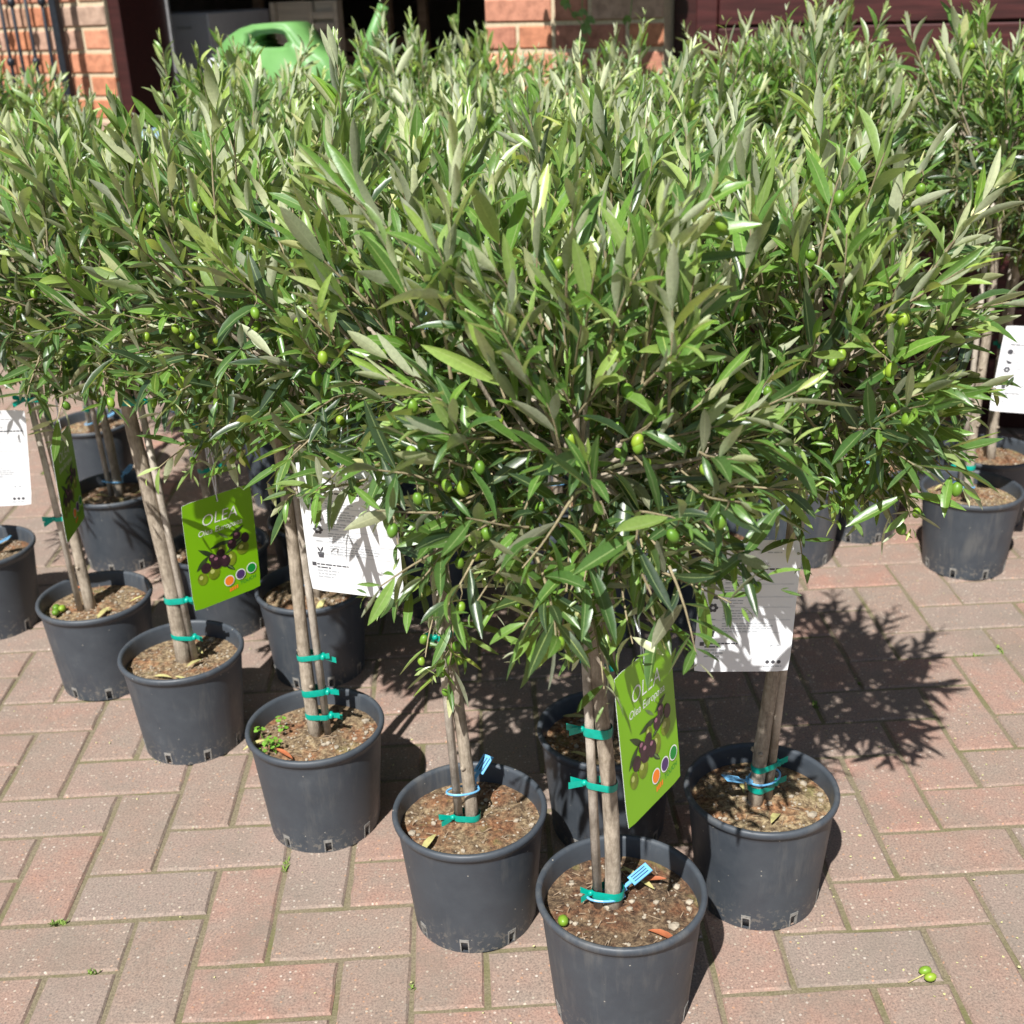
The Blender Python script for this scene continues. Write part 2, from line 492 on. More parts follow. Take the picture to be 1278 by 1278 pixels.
# ------------------------------------------------------------------ garage facade; local x runs along it, local y into the building
garage = empty('garage', (0.9815, 2.3301, 0), math.radians(-24))
tag(garage, 'brick garage with dark red timber door behind the olive trees', 'garage')
GM = Matrix.Translation(garage.location) @ Matrix.Rotation(math.radians(-24), 4, 'Z')
brng = random.Random(3)
brick_cache = {}
def brick_mesh(L, W, H):
    key = (round(L, 3), round(W, 3))
    if key not in brick_cache:
        brick_cache[key] = [MB().box(-L / 2 + brng.uniform(0, .002), L / 2 - brng.uniform(0, .002), 0, W, -H / 2 + brng.uniform(0, .002), H / 2 - brng.uniform(0, .002), ch=0.004).mesh('brick', M['brick']) for _ in range(3)]
    return brick_cache[key][brng.randrange(3)]

def brick_face(part, x0, x1, zlo, zhi, zjoint, seq_shift=0):
    """Flemish bond on the front face of a wall part"""
    k0, k1 = math.ceil((zlo - zjoint) / .075), math.floor((zhi - zjoint) / .075)
    for k in range(k0, k1):
        z = zjoint + (k + .5) * .075
        x = x1
        i = (k + seq_shift) % 2
        while x > x0 + .03:
            L = .1025 if i % 2 == 0 else .215
            L = min(L, x - x0)
            if L > .03:
                link('brick', brick_mesh(L, .04, .065), part, Matrix.Translation((x - L / 2, -.005 + brng.uniform(-.002, .002), z)) @ Matrix.Rotation(brng.uniform(-.01, .01), 4, 'Y'))
            x -= L + .010
            i += 1
wall = MB().box(-3.3, -1.664, 0, .22, 0, 2.6).build('left_wall', M['mortar'], garage)
brick_face(wall, -2.65, -1.664, .75, 1.65, 1.244)
pill = MB().box(-.281, .265, 0, .34, 0, 2.6).build('brick_pier', M['mortar'], garage)
brick_face(pill, -.281, .265, .75, 1.65, 1.147, 1)
MB().box(-1.66, -.285, .03, .22, 2.02, 2.6).build('sun_block_header', M['dark_wood'], garage)  # unseen header, added low to keep direct sun off the cabinet inside
MB().box(-3.3, 3.2, -.12, .22, 2.603, 2.95).build('lintel', M['brown_wood'], garage)
MB().box(-3.3, 3.2, -.10, 5.2, 2.953, 3.02).build('roof', M['concrete'], garage)
MB().box(-3.32, -3.22, .223, 5.1, 0, 2.94).build('side_wall', M['concrete'], garage)
MB().box(-3.2, 3.2, 5.0, 5.1, 0, 2.94).build('back_wall', M['concrete'], garage)
MB().box(.10, .20, .343, 5.0, 0, 2.94).build('partition_wall', M['concrete'], garage)
# timber door leaf folded back into the opening, edge strip of metal
leafd = MB().box(-1.662, -1.615, .012, .265, .02, 2.3, ch=.003).build('door_leaf', M['dark_wood'], garage)
MB().box(-1.665, -1.606, .267, .277, .02, 2.3).build('metal_edge', M['steel'], leafd)
# right-hand door: dark post, stile and horizontal boards
MB().box(.268, .338, .10, .20, 0, 2.6).build('door_post', M['dark_wood'], garage)
MB().box(.341, .402, .06, .16, 0, 2.6, ch=.003).build('door_stile', M['red_wood'], garage)
z = 1.123 - .15 * 7
while z < 2.45:
    MB().box(.405, 3.1, .055 + brng.uniform(0, .004), .10, z + .003, z + .147, ch=.004).build('door_board', M['red_wood'], garage)
    z += .15
MB().box(.405, 3.1, .103, .15, 0, 2.6).build('door_backing', M['dark_wood'], garage)

# railing in front of the left wall
rail = empty('iron_railing', GM @ Vector((-1.785, -.1, 0)), math.radians(-24))
tag(rail, 'black iron railing with collared bars against the brick wall', 'railing')
MB().box(-.014, .014, -.014, .014, 0, 1.75, ch=.002).build('post', M['iron'], rail)
for i, dx in enumerate((-.05, -.118, -.179, -.228, -.29, -.35, -.41, -.47, -.53)):
    b = MB().tube([(dx, 0, .1), (dx, 0, 1.7)], .0062, 10).build('bar', M['iron'], rail, True)
    zc = 1.257 if i % 2 == 0 else 1.069
    MB().lathe([(.006, -.014), (.012, -.010), (.0145, 0), (.012, .010), (.006, .014)], 12).build('collar', M['iron'], b, True, Matrix.Translation((dx, 0, zc)))
for zz in (.15, 1.62):
    MB().box(-.56, -.0142, -.006, .006, zz, zz + .03).build('cross_rail', M['iron'], rail)

# things stored inside
cab = empty('grey_cabinet', GM @ Vector((-1.993, .75, 0)), math.radians(-24))
tag(cab, 'plain grey enamel cabinet standing inside the open garage', 'cabinet')
MB().box(-.22, .21, 0, .45, .02, 1.19, ch=.006).build('body', M['grey_metal'], cab)
MB().box(.06, .13, -.003, -.0005, 1.13, 1.142).build('badge', M['grey_ink'], cab)
rack = empty('wooden_rack', GM @ Vector((-1.86, 1.75, 0)), math.radians(-24))
tag(rack, 'brown wooden storage rack at the back of the open garage', 'rack')
for x in (-.34, .34):
    for y in (0, .38): MB().box(x - .02, x + .02, y, y + .035, 0, 1.7).build('upright', M['brown_wood'], rack)
for zz in (.35, .8, 1.25, 1.66): MB().box(-.36, .36, -.005, .42, zz, zz + .025).build('shelf', M['brown_wood'], rack)
def crate(x, y, z, w, h, label):
    c = empty('slatted_crate', GM @ Vector((x, y, z)), math.radians(-24))
    tag(c, label, 'crate', 'slatted crates on the rack')
    for k in range(3):
        zz = h * (k + .1) / 3
        for yy in (0, .26): MB().box(-w / 2, w / 2, yy, yy + .01, zz, zz + h * .25).build('slat', M['brown_wood'], c)
        for xx in (-w / 2, w / 2 - .01): MB().box(xx, xx + .01, .0103, .2597, zz, zz + h * .25).build('slat', M['brown_wood'], c)
    MB().box(-w / 2 + .0103, w / 2 - .0103, .0103, .2597, .004, .012).build('base', M['brown_wood'], c)
crate(-2.0, 1.80, 1.276, .30, .2, 'brown slatted crate on the upper rack shelf beside the grey cabinet')
crate(-1.67, 1.80, 1.276, .30, .22, 'brown slatted crate on the upper rack shelf behind the louvred panel')
crate(-2.0, 1.80, .826, .30, .26, 'brown slatted crate on the middle rack shelf below another crate')
crate(-1.67, 1.80, .826, .30, .22, 'brown slatted crate on the middle rack shelf behind the watering can')
lou = empty('louvred_panel', GM @ Vector((-1.50, 1.0, 0)), math.radians(-24))
tag(lou, 'pale pine louvred panel leaning behind the green watering can', 'panel')
MB().box(-.155, .155, .03, .045, .1, 1.215).build('back_board', M['pale_wood'], lou)
for x in (-.155, .02, .135): MB().box(x, x + .02, .0, .0297, .1, 1.215, ch=.002).build('stile', M['pale_wood'], lou)
zz = .14
while zz < 1.18:
    MB().box(.0405, .1345, .004, .022, zz, zz + .026).build('slat', M['pale_wood'], lou)
    zz += .042

# table with the watering can
tab = empty('blue_table', GM @ Vector((-.86, -.28, 0)), math.radians(-24))
tag(tab, 'pale blue painted table under the watering can', 'table')
MB().box(-.42, .40, -.22, .22, .855, .885, ch=.004).build('table_top', M['blue_paint'], tab)
for x in (-.38, .36):
    for y in (-.18, .18): MB().box(x - .022, x + .022, y - .022, y + .022, 0, .8545).build('leg', M['blue_paint'], tab)
wc = empty('watering_can', GM @ Vector((-.83, -.27, .886)), math.radians(-24))
tag(wc, 'green plastic watering can with moulded handle and long spout', 'watering can')
def px2(x, y): return ((x - 360) * .00272, (100 - y) * .0025 + .11)
outer = [px2(*q) for q in ((289, 143), (285, 118), (284, 92), (287, 72), (296, 54), (312, 40), (328, 32), (344, 28), (368, 27), (384, 28), (392, 35), (399, 46), (410, 57), (424, 66), (434, 78), (438, 95), (439, 120), (436, 143))]
hole = [px2(*q) for q in ((339, 50), (343, 42), (352, 39), (372, 38), (382, 40), (386, 47), (384, 52), (370, 54), (350, 54))]
bm = bmesh.new()
ov = [bm.verts.new((x, -.075, z)) for x, z in outer]
hv = [bm.verts.new((x, -.075, z)) for x, z in hole]
es = [bm.edges.new((ov[i], ov[(i + 1) % len(ov)])) for i in range(len(ov))] + [bm.edges.new((hv[i], hv[(i + 1) % len(hv)])) for i in range(len(hv))]
r = bmesh.ops.triangle_fill(bm, use_beauty=True, edges=es)
r = bmesh.ops.extrude_face_region(bm, geom=bm.faces[:])
bmesh.ops.translate(bm, vec=(0, .15, 0), verts=[q for q in r['geom'] if isinstance(q, bmesh.types.BMVert)])
bmesh.ops.recalc_face_normals(bm, faces=bm.faces[:])
sharp = [e for e in bm.edges if len(e.link_faces) == 2 and e.calc_face_angle(0) > 1.0]
bmesh.ops.bevel(bm, geom=sharp, offset=.016, segments=3, affect='EDGES', clamp_overlap=True)
me = bpy.data.meshes.new('body'); bm.to_mesh(me); bm.free()
me.materials.append(M['can']); me.polygons.foreach_set('use_smooth', [True] * len(me.polygons))
link('body', me, wc)
MB().tube([(.19, 0, .05), (.235, 0, .10), (.285, 0, .20), (.352, 0, .325)], [.032, .027, .021, .015], 14).build('spout', M['can'], wc, True)
MB().tube([(.345, 0, .311), (.3535, 0, .3275)], [.0165, .0165], 14).build('spout_rim', M['can'], wc, True)

# white oval label on a thin cane among the trees
pl = empty('plant_label', (-.012, 2.116, 0))
tag(pl, 'white rounded plant label on a cane below the watering can', 'label')
MB().tube([(.045, 0, 0), (.012, 0, .98), (.008, .004, 1.03)], .0025, 6).build('cane', M['brown_wood'], pl)
n = 20
vs = []
for side in (-.0012, .0012):
    for k in range(n):
        a = 2 * math.pi * k / n
        vs.append((.021 * math.cos(a) * (1 + .15 * math.sin(a)), side, .05 * math.sin(a)))
fs = [tuple(range(n)), tuple(reversed(range(n, 2 * n)))] + [(k, n + k, n + (k + 1) % n, (k + 1) % n) for k in range(n)]
ml = Matrix.Translation((-.006, -.004, 1.055)) @ Matrix.Rotation(-.3, 4, 'Y') @ Matrix.Rotation(.5, 4, 'Z')
card = MB().add(vs, fs).build('card', M['tag_white'], pl, False, ml)
lm = MB()
for k in range(5): lm.box(-.011, .011 - .004 * (k % 2), -.0018, -.0014, .022 - k * .011, .0245 - k * .011)
lm.build('print_lines', M['grey_ink'], card)

# hanging basket with trailing vine in front of the pier
bk = empty('hanging_basket', GM @ Vector((.12, -.34, 1.50)))
tag(bk, 'hanging basket above the brick pier with trailing round-leaved vine', 'basket')
MB().lathe([(.02, 0), (.09, .02), (.14, .07), (.165, .14), (.17, .145), (.16, .14), (.10, .12), (.001, .12)], 28).build('bowl', M['brown_wood'], bk, True)
for k in range(3):
    a = k * 2.1
    MB().tube([(.16 * math.cos(a), .16 * math.sin(a), .14), (0, 0, .55)], .0022, 5).build('chain', M['iron'], bk)
MB().tube([Vector((0, 0, .55)), Vector((.07, .17, .62)), Vector((.137, .309, .55)), Vector((.137, .309, .35))], .007, 6).build('bracket', M['iron'], bk)
vr = random.Random(9)
def round_leaf(mb, p, r, nrm, up):
    nrm = Vector(nrm).normalized(); a = Vector(up) - nrm * Vector(up).dot(nrm); a.normalize(); b = nrm.cross(a)
    pts = [p]
    for k in range(9):
        t = -2.5 + 5.0 * k / 8
        pts.append(p + (a * (-math.cos(t) * 1.0 - .2) + b * math.sin(t)) * r * -1 + nrm * r * .15 * (k % 2))
    mb.add(pts, [(0, k, k + 1) for k in range(1, 9)])
inv = (Matrix.Translation(bk.location)).inverted()
stem_specs = [((-.03, -.20, 1.80), [(.0, 1.55), (-.02, 1.35), (.0, 1.21), (.04, 1.15), (.085, 1.115)], 12), ((.04, -.2, 1.8), [(.06, 1.5), (.05, 1.3), (.055, 1.17), (.07, 1.09)], 9), ((-.1, -.2, 1.8), [(-.2, 1.5), (-.31, 1.33), (-.325, 1.2), (-.335, 1.13)], 5), ((.2, -.2, 1.8), [(.22, 1.45), (.2, 1.25), (.19, 1.13)], 6)]
for st, pts, nl in stem_specs:
    path = [GM @ Vector(st)] + [GM @ Vector((s_, -.09 + vr.uniform(-.02, .02), z_)) for s_, z_ in pts]
    path = [inv @ q for q in path]
    stm = MB().tube(path, .0016, 5).build('vine_stem', M['vine'], bk)
    for i in range(nl):
        t = (i + .5) / nl * (len(path) - 1)
        k = int(t); f_ = t - k
        q = path[k].lerp(path[min(k + 1, len(path) - 1)], f_) + Vector((vr.uniform(-.02, .02), vr.uniform(-.02, 0), vr.uniform(-.015, .015)))
        mb = MB(); round_leaf(mb, q, vr.uniform(.011, .018), (vr.uniform(-.5, .5), -1, vr.uniform(-.2, .7)), (vr.uniform(-.6, .6), 0, 1))
        mb.build('vine_leaf', M['vine'], stm)
mb = MB()
for i in range(260):
    a, h_ = vr.uniform(0, 6.28), vr.uniform(0, .26)
    rr = .2 * math.sqrt(vr.random())
    round_leaf(mb, Vector((rr * math.cos(a), rr * math.sin(a), .1 + h_)), vr.uniform(.014, .024), (vr.uniform(-1, 1), vr.uniform(-1, .5), vr.uniform(0, 1)), (vr.uniform(-1, 1), .2, 1))
tag(mb.build('foliage', M['vine'], bk), kind='stuff')

# ------------------------------------------------------------------ olive leaves
LW = [(0.0, 0.0), (0.13, 0.045), (0.32, 0.088), (0.55, 0.100), (0.77, 0.074), (0.92, 0.032), (1.0, 0.0)]
def leaf_template(bend, wid, fold, twist):
    vs, uv = [], []
    for i, (s, w) in enumerate(LW):
        z0 = -bend * s * s + .04 * math.sin(s * 3.1)
        cols = (0,) if i in (0, len(LW) - 1) else (-1, 0, 1)
        for c in cols:
            y = c * w * wid
            vs.append((s * (1 - .25 * bend * s), y + twist * s * s * .2, z0 + abs(y) * fold + twist * y * s))
            uv.append((.5 + .5 * c, s))
    R = [(0,), (1, 2, 3), (4, 5, 6), (7, 8, 9), (10, 11, 12), (13, 14, 15), (16,)]
    fs = [(0, 2, 1), (0, 3, 2)]
    for a, b in zip(R[1:-1], R[2:-1]):
        for c in (0, 1):
            fs += [(a[c], a[c + 1], b[c + 1]), (a[c], b[c + 1], b[c])]
    fs += [(13, 14, 16), (14, 15, 16)]
    V = np.array(vs); F = np.array(fs)
    # all normals to local +Z
    nz = np.cross(V[F[:, 1]] - V[F[:, 0]], V[F[:, 2]] - V[F[:, 0]])[:, 2]
    F[nz < 0] = F[nz < 0][:, [0, 2, 1]]
    return V, F, np.array(uv)
trng = random.Random(21)
TPL = [leaf_template(trng.uniform(-.3, .35), trng.uniform(.85, 1.2), trng.uniform(.10, .7), trng.uniform(-.6, .6)) for _ in range(16)]
TF = TPL[0][1]
NV, NF = 17, len(TF)

def tri_mesh(name, V, F, lc, mat):
    me = bpy.data.meshes.new(name)
    me.vertices.add(len(V)); me.vertices.foreach_set('co', np.ascontiguousarray(V, np.float32).ravel())
    me.loops.add(len(F) * 3); me.loops.foreach_set('vertex_index', np.ascontiguousarray(F, np.int32).ravel())
    me.polygons.add(len(F))
    me.polygons.foreach_set('loop_start', np.arange(0, len(F) * 3, 3, dtype=np.int32))
    me.polygons.foreach_set('use_smooth', np.ones(len(F), bool))
    me.materials.append(mat)
    a = me.attributes.new('lc', 'FLOAT_COLOR', 'POINT')
    a.data.foreach_set('color', np.ascontiguousarray(lc, np.float32).ravel())
    me.update(calc_edges=True)
    me.validate()
    return me

leaf_obj_cache = {}
def leaf_obj_mesh(ti, tint, age_light):
    key = (ti, round(tint * 4) / 4, round(age_light * 4) / 4)
    if key not in leaf_obj_cache:
        V, F, uv = TPL[ti]
        lc = np.concatenate([uv, np.tile([key[1], key[2]], (NV, 1))], 1)
        leaf_obj_cache[key] = tri_mesh('leaf', V, F, lc, M['leaf'])
    return leaf_obj_cache[key]

def nrm(v): return v / (np.linalg.norm(v) + 1e-9)

def grow(seed, c, R, Rz, ntop, extra, density=1.0, ls=1.0):
    """shoots -> leaf frames, stem polylines, olive spots (coordinates local to the tree)"""
    rg = np.random.default_rng(seed)
    stems, leaves, olives = [], [], []
    def shoot(b, g, L, up, fruit, big=1.0, age_light0=0.0, step=.0160):
        n = 9
        pts = [b]; g = nrm(g)
        for i in range(n):
            g = nrm(g + np.array([0, 0, up]) + rg.normal(0, .055, 3))
            pts.append(pts[-1] + g * L / n)
        pts = np.array(pts)
        stems.append((pts, .0015 + .0006 * L / .15))
        T = np.diff(pts, axis=0)
        m = max(5, int(L / step))
        ph = rg.uniform(0, 3.14)
        for k in range(m):
            s = .10 + .90 * k / (m - 1)
            q = s * n
            i = min(int(q), n - 1)
            P = pts[i] + T[i] * (q - i)
            t = nrm(T[i])
            a = nrm(np.cross(t, [0.3, .2, 1.0]) + 1e-6); bb = np.cross(t, a)
            prof = (.60 + .55 * math.sin(math.pi * min(1, s * 1.05) ** .9)) * (1 if s < .85 else 1 - (s - .85) * 3.0)
            for side in (0, 1):
                if rg.random() < .10: continue
                an = ph + side * math.pi + (k % 2) * math.pi / 2 + rg.normal(0, .25)
                o = a * math.cos(an) + bb * math.sin(an)
                al = math.radians((52 - 33 * s) if up > 0 else (72 - 24 * s)) * rg.uniform(.4, 1.4)
                d = nrm(t * math.cos(al) + o * math.sin(al) + np.array([0, 0, -.02]) + rg.normal(0, .13, 3))
                nn = nrm(t - d * np.dot(t, d)) if al > .12 else nrm(-o)
                wu = min(1, max(0, 1.0 - 1.55 * t[2]))
                upn = np.array([0, 0, 1.0]) - d * d[2]
                nn = nrm(nn * (1 - wu) + nrm(upn) * wu)
                # roll about the leaf axis
                ro = rg.normal(0, .6)
                nn = nrm(nn * math.cos(ro) + np.cross(d, nn) * math.sin(ro))
                LL = .0575 * ls * big * prof * rg.uniform(.6, 1.25)
                age_light = np.clip(age_light0 + .55 * s ** 1.6 + rg.normal(0, .2) + .14, 0, 1)
                leaves.append((P + d * .001, d, nn, LL, age_light))
            if fruit and s < .85 and rg.random() < fruit:
                olives.append(P + np.append(rg.normal(0, .008, 2), -rg.uniform(.014, .026)))
                stems.append((np.array([P, (P + olives[-1]) / 2 + [0.002, 0, .003], olives[-1] + [0, 0, .008]]), .0009))
    ns = int(150 * density)
    for i in range(ns):
        zz = 1 - 2 * (i + .5) / ns
        zz = zz + rg.normal(0, .05)
        zz = np.clip(zz, -.92, 1)
        ph = i * 2.39996 + rg.normal(0, .25)
        rr = math.sqrt(max(0, 1 - zz * zz))
        dn = np.array([rr * math.cos(ph), rr * math.sin(ph), zz])
        u = rg.uniform(.22, .84)
        b = c + dn * np.array([R, R, Rz]) * u
        upw = .95 if zz > .1 else (.60 if zz > -.45 else .12)
        g = dn * .8 + np.array([0, 0, upw * .8]) + rg.normal(0, .33, 3)
        L = rg.uniform(.075, .155) * (R / .22) * (1.12 if zz > .3 else .9)
        shoot(b, g, L, .03 if zz > -.3 else -.035, (.20 if zz < .3 else .05), rg.uniform(.85, 1.12), -.2 if zz < -.25 else (-.02 if zz < .1 else .20))  # low shoots darkened, upper ones paled: painted crown shade and sunlight besides leaf age
    for i in range(int(26 * density)):                     # short leafy spurs that close the underside
        an = i * 2.4 + rg.normal(0, .3); rr = R * math.sqrt(rg.random()) * .85
        b = c + np.array([rr * math.cos(an), rr * math.sin(an), -Rz * (.35 + .45 * rg.random()) * math.sqrt(max(.05, 1 - (rr / R) ** 2))])
        shoot(b, np.array([math.cos(an), math.sin(an), rg.uniform(-.5, .5)]) + rg.normal(0, .3, 3), rg.uniform(.06, .10), .0, .06, rg.uniform(.85, 1.05), -.25, .0125)  # old dark leaf tone also paints the shade under the crown
    for i in range(ntop):
        an = rg.uniform(0, 6.28); rr = R * .85 * math.sqrt(rg.random())
        b = c + np.array([rr * math.cos(an), rr * math.sin(an), Rz * (.35 + .3 * rg.random())])
        shoot(b, np.array([.35 * math.cos(an) * rr / R, .35 * math.sin(an) * rr / R, 1.0]) + rg.normal(0, .2, 3), rg.uniform(.10, .22), .02, 0, rg.uniform(.95, 1.2), .2)
    for (tip, src, fruit) in extra:
        tip = np.array(tip, float); src = np.array(src, float)
        g = tip - src; L = np.linalg.norm(g)
        b = src
        n0 = len(olives)
        up = -.015 if g[2] < 0 else .02
        shoot(b, g + np.array([0, 0, -up * 3]), L, up, fruit, 1.0, .15, .020)
        sg = nrm(g)
        for k in range(1 if g[2] < 0 else 2):
            side = nrm(np.cross(sg, rg.normal(0, 1, 3)))
            shoot(b + g * (.25 + .3 * k), sg * .8 + side * .55, L * .5, up, fruit * .6, .95, .12, .021)
    return stems, leaves, olives

def stem_mesh(name, stems, limbs):
    mb = MB()
    for pts, r in stems: mb.tube([tuple(q) for q in pts[::2]] if len(pts) > 4 else [tuple(q) for q in pts], [r * (1 - .6 * i / max(1, (len(pts[::2]) if len(pts) > 4 else len(pts)) - 1)) for i in range(len(pts[::2]) if len(pts) > 4 else len(pts))], 4, 0, False)
    for pts, r0, r1 in limbs: mb.tube([tuple(q) for q in pts], [r0 + (r1 - r0) * i / (len(pts) - 1) for i in range(len(pts))], 6, 1, False)
    return mb.mesh(name, [M['twig'], M['bark']], True)

def olive_geo(n=12, m=8):
    vs = [(0, 0, -.0105)]
    for j in range(1, m):
        a = -math.pi / 2 + math.pi * j / m
        for k in range(n): vs.append((.0072 * math.cos(a) * math.cos(2 * math.pi * k / n), .0072 * math.cos(a) * math.sin(2 * math.pi * k / n), .0098 * math.sin(a)))
    vs.append((0, 0, .0098))
    fs = [(0, 1 + (k + 1) % n, 1 + k) for k in range(n)]
    for j in range(m - 2):
        for k in range(n): fs.append((1 + j * n + k, 1 + j * n + (k + 1) % n, 1 + (j + 1) * n + (k + 1) % n, 1 + (j + 1) * n + k))
    top = len(vs) - 1
    fs += [(top, 1 + (m - 2) * n + k, 1 + (m - 2) * n + (k + 1) % n) for k in range(n)]
    return MB().add(vs, fs)
olive_me = olive_geo().mesh('olive', M['olive'], True)

# ------------------------------------------------------------------ pots
PR, PH, PB = .1117, .189, .0895
SOILZ = .158
def wall_r(z): return PB + (PR - .006 - PB) * (z / .178)
NSEG = 56
NOTCH = [k * 7 for k in range(8)]
pot_mb = MB()
zs = [0, .003, .021, .06, .1, .14, .168, .1745]
pot_mb.lathe([(wall_r(z_), z_) for z_ in zs] + [(PR - .0035, .1765), (PR - .0008, .180), (PR, .1845), (PR - .0012, .188), (PR - .0045, .1895), (PR - .0078, .188), (PR - .009, .184), (wall_r(.17) - .0035, .170), (wall_r(.14) - .003, .14), (wall_r(.06) - .003, .06), (wall_r(.021) - .003, .021), (wall_r(.004) - .003, .004), (.001, .004)], NSEG, 0, lambda i, k: (k in NOTCH) and i in (1, 17))
pot_mb.lathe([(wall_r(0), 0), (.001, .0008)], NSEG)
pot_me = pot_mb.mesh('pot', M['pot'], True)
da = 2 * math.pi / NSEG
eb = MB()
def eq(an, z_, o=.0007): return ((wall_r(z_) + o) * math.cos(an), (wall_r(z_) + o) * math.sin(an), z_)
ring = [(-.018, .001), (.002, .001), (.002, .0205), (da - .002, .0205), (da - .002, .001), (da + .018, .001), (da + .018, .026), (-.018, .026)]
nr = len(ring)
eb.add([eq(an, z_) for an, z_ in ring] + [eq(an, z_, -.004) for an, z_ in ring], [(0, 1, 2, 7), (2, 3, 6, 7), (3, 4, 5, 6)] + [(k, nr + k, nr + (k + 1) % nr, (k + 1) % nr) for k in range(nr)])
edge_me = eb.mesh('drain_edge', M['pot_edge'])
plug_me = MB().lathe([(.001, .006), (PB - .006, .006), (wall_r(.05) - .0045, .05), (.001, .051)], 40).mesh('root_ball', M['soil'], True)

def soil_mesh(seed, tilt=0.0):
    mb = MB(); n, m = 40, 12
    R = wall_r(SOILZ) - .0033
    vs = [(0, 0, SOILZ + .004)]
    for j in range(1, m + 1):
        r = R * j / m
        for k in range(n):
            a = 2 * math.pi * k / n
            x, y = r * math.cos(a), r * math.sin(a)
            h = noise.noise(Vector((x * 28 + seed, y * 28, 0))) * .006 + noise.noise(Vector((x * 90, y * 90 + seed, 3))) * .0035
            vs.append((x, y, SOILZ + h * (1 if j < m else .3) + .006 * (1 - r / R)))
    fs = [(0, 1 + k, 1 + (k + 1) % n) for k in range(n)]
    for j in range(m - 1):
        for k in range(n): fs.append((1 + j * n + k, 1 + (j + 1) * n + k, 1 + (j + 1) * n + (k + 1) % n, 1 + j * n + (k + 1) % n))
    mb.add(vs, fs)
    return mb.mesh('soil', M['soil'], True)

def grit_mesh(seed):
    rg = random.Random(seed); mb = MB()
    for i in range(150):
        a, r = rg.uniform(0, 6.28), .092 * math.sqrt(rg.random())
        s = rg.uniform(.0009, .0026) if rg.random() < .93 else rg.uniform(.003, .0065)
        x, y = r * math.cos(a), r * math.sin(a)
        bm = bmesh.new(); bmesh.ops.create_icosphere(bm, subdivisions=1, radius=s)
        q = Vector((rg.uniform(.7, 1.4), rg.uniform(.7, 1.3), rg.uniform(.45, .8)))
        zz = SOILZ + noise.noise(Vector((x * 28 + seed, y * 28, 0))) * .006 + .006 * (1 - r / .1) + s * .25
        mb.add([Vector((v.co.x * q.x + x, v.co.y * q.y + y, v.co.z * q.z + zz)) for v in bm.verts], [[v.index for v in f.verts] for f in bm.faces]); bm.free()
    # bark fibres
    for i in range(60):
        a, r = rg.uniform(0, 6.28), .09 * math.sqrt(rg.random())
        x, y = r * math.cos(a), r * math.sin(a); b = rg.uniform(0, 6.28); l = rg.uniform(.004, .013)
        zz = SOILZ + noise.noise(Vector((x * 28 + seed, y * 28, 0))) * .006 + .006 * (1 - r / .1) + .002
        mb.tube([(x, y, zz), (x + l * math.cos(b), y + l * math.sin(b), zz + rg.uniform(-.001, .003))], [.0009, .0005], 4, 1)
    return mb.mesh('grit', [M['stone'], M['brown_wood']])
SOILS = [soil_mesh(k * 7.3) for k in range(5)]
GRITS = [grit_mesh(k * 7.3) for k in range(5)]

def band_mesh(p1, r1, p2, r2, h=.009, tail=True, seed=0):
    """tape band hugging two posts (convex outline), with knot tails"""
    rg = random.Random(seed)
    pts = []
    for (p, r) in ((p1, r1), (p2, r2)):
        for k in range(16):
            a = 2 * math.pi * k / 16
            pts.append((p[0] + (r + .0012) * math.cos(a), p[1] + (r + .0012) * math.sin(a)))
    pts = sorted(set(pts))
    def half(ps):
        o = []
        for q in ps:
            while len(o) > 1 and (o[-1][0] - o[-2][0]) * (q[1] - o[-2][1]) - (o[-1][1] - o[-2][1]) * (q[0] - o[-2][0]) <= 0: o.pop()
            o.append(q)
        return o[:-1]
    hull = half(pts) + half(pts[::-1])
    n = len(hull); mb = MB()
    cx, cy = sum(q[0] for q in hull) / n, sum(q[1] for q in hull) / n
    tl = rg.uniform(-.12, .12)
    vs = []
    for dz, gr in ((-h / 2, 0), (-h / 5, .0005), (h / 5, .0004), (h / 2, 0)):
        for (x, y) in hull:
            l = math.hypot(x - cx, y - cy)
            vs.append((x + (x - cx) / l * gr, y + (y - cy) / l * gr, dz + (x - cx) * tl))
    fs = [(r * n + k, r * n + (k + 1) % n, (r + 1) * n + (k + 1) % n, (r + 1) * n + k) for r in range(3) for k in range(n)]
    mb.add(vs, fs)
    if tail:
        # knot and two tails on the side facing away from the axis
        d = Vector((p2[0] - p1[0], p2[1] - p1[1], 0)).normalized()
        e = Vector((p2[0], p2[1], 0)) + d * (r2 + .003)
        w = Vector((d.y, -d.x, 0))
        mb.tube([e - w * .004 + Vector((0, 0, .004)), e + w * .001, e + w * .004 - Vector((0, 0, .004))], [.003, .0045, .003], 7)
        for sg in (-1, 1):
            a = e.copy(); b = e + d * rg.uniform(.012, .02) + Vector((0, 0, sg * rg.uniform(.001, .008))) + w * sg * .004
            u = Vector((0, 0, .0042))
            mb.add([a - u, b - u * 1.2, b + u * 1.2, a + u], [(0, 1, 2, 3)])
    return mb.mesh('tie', M['tie'], True)

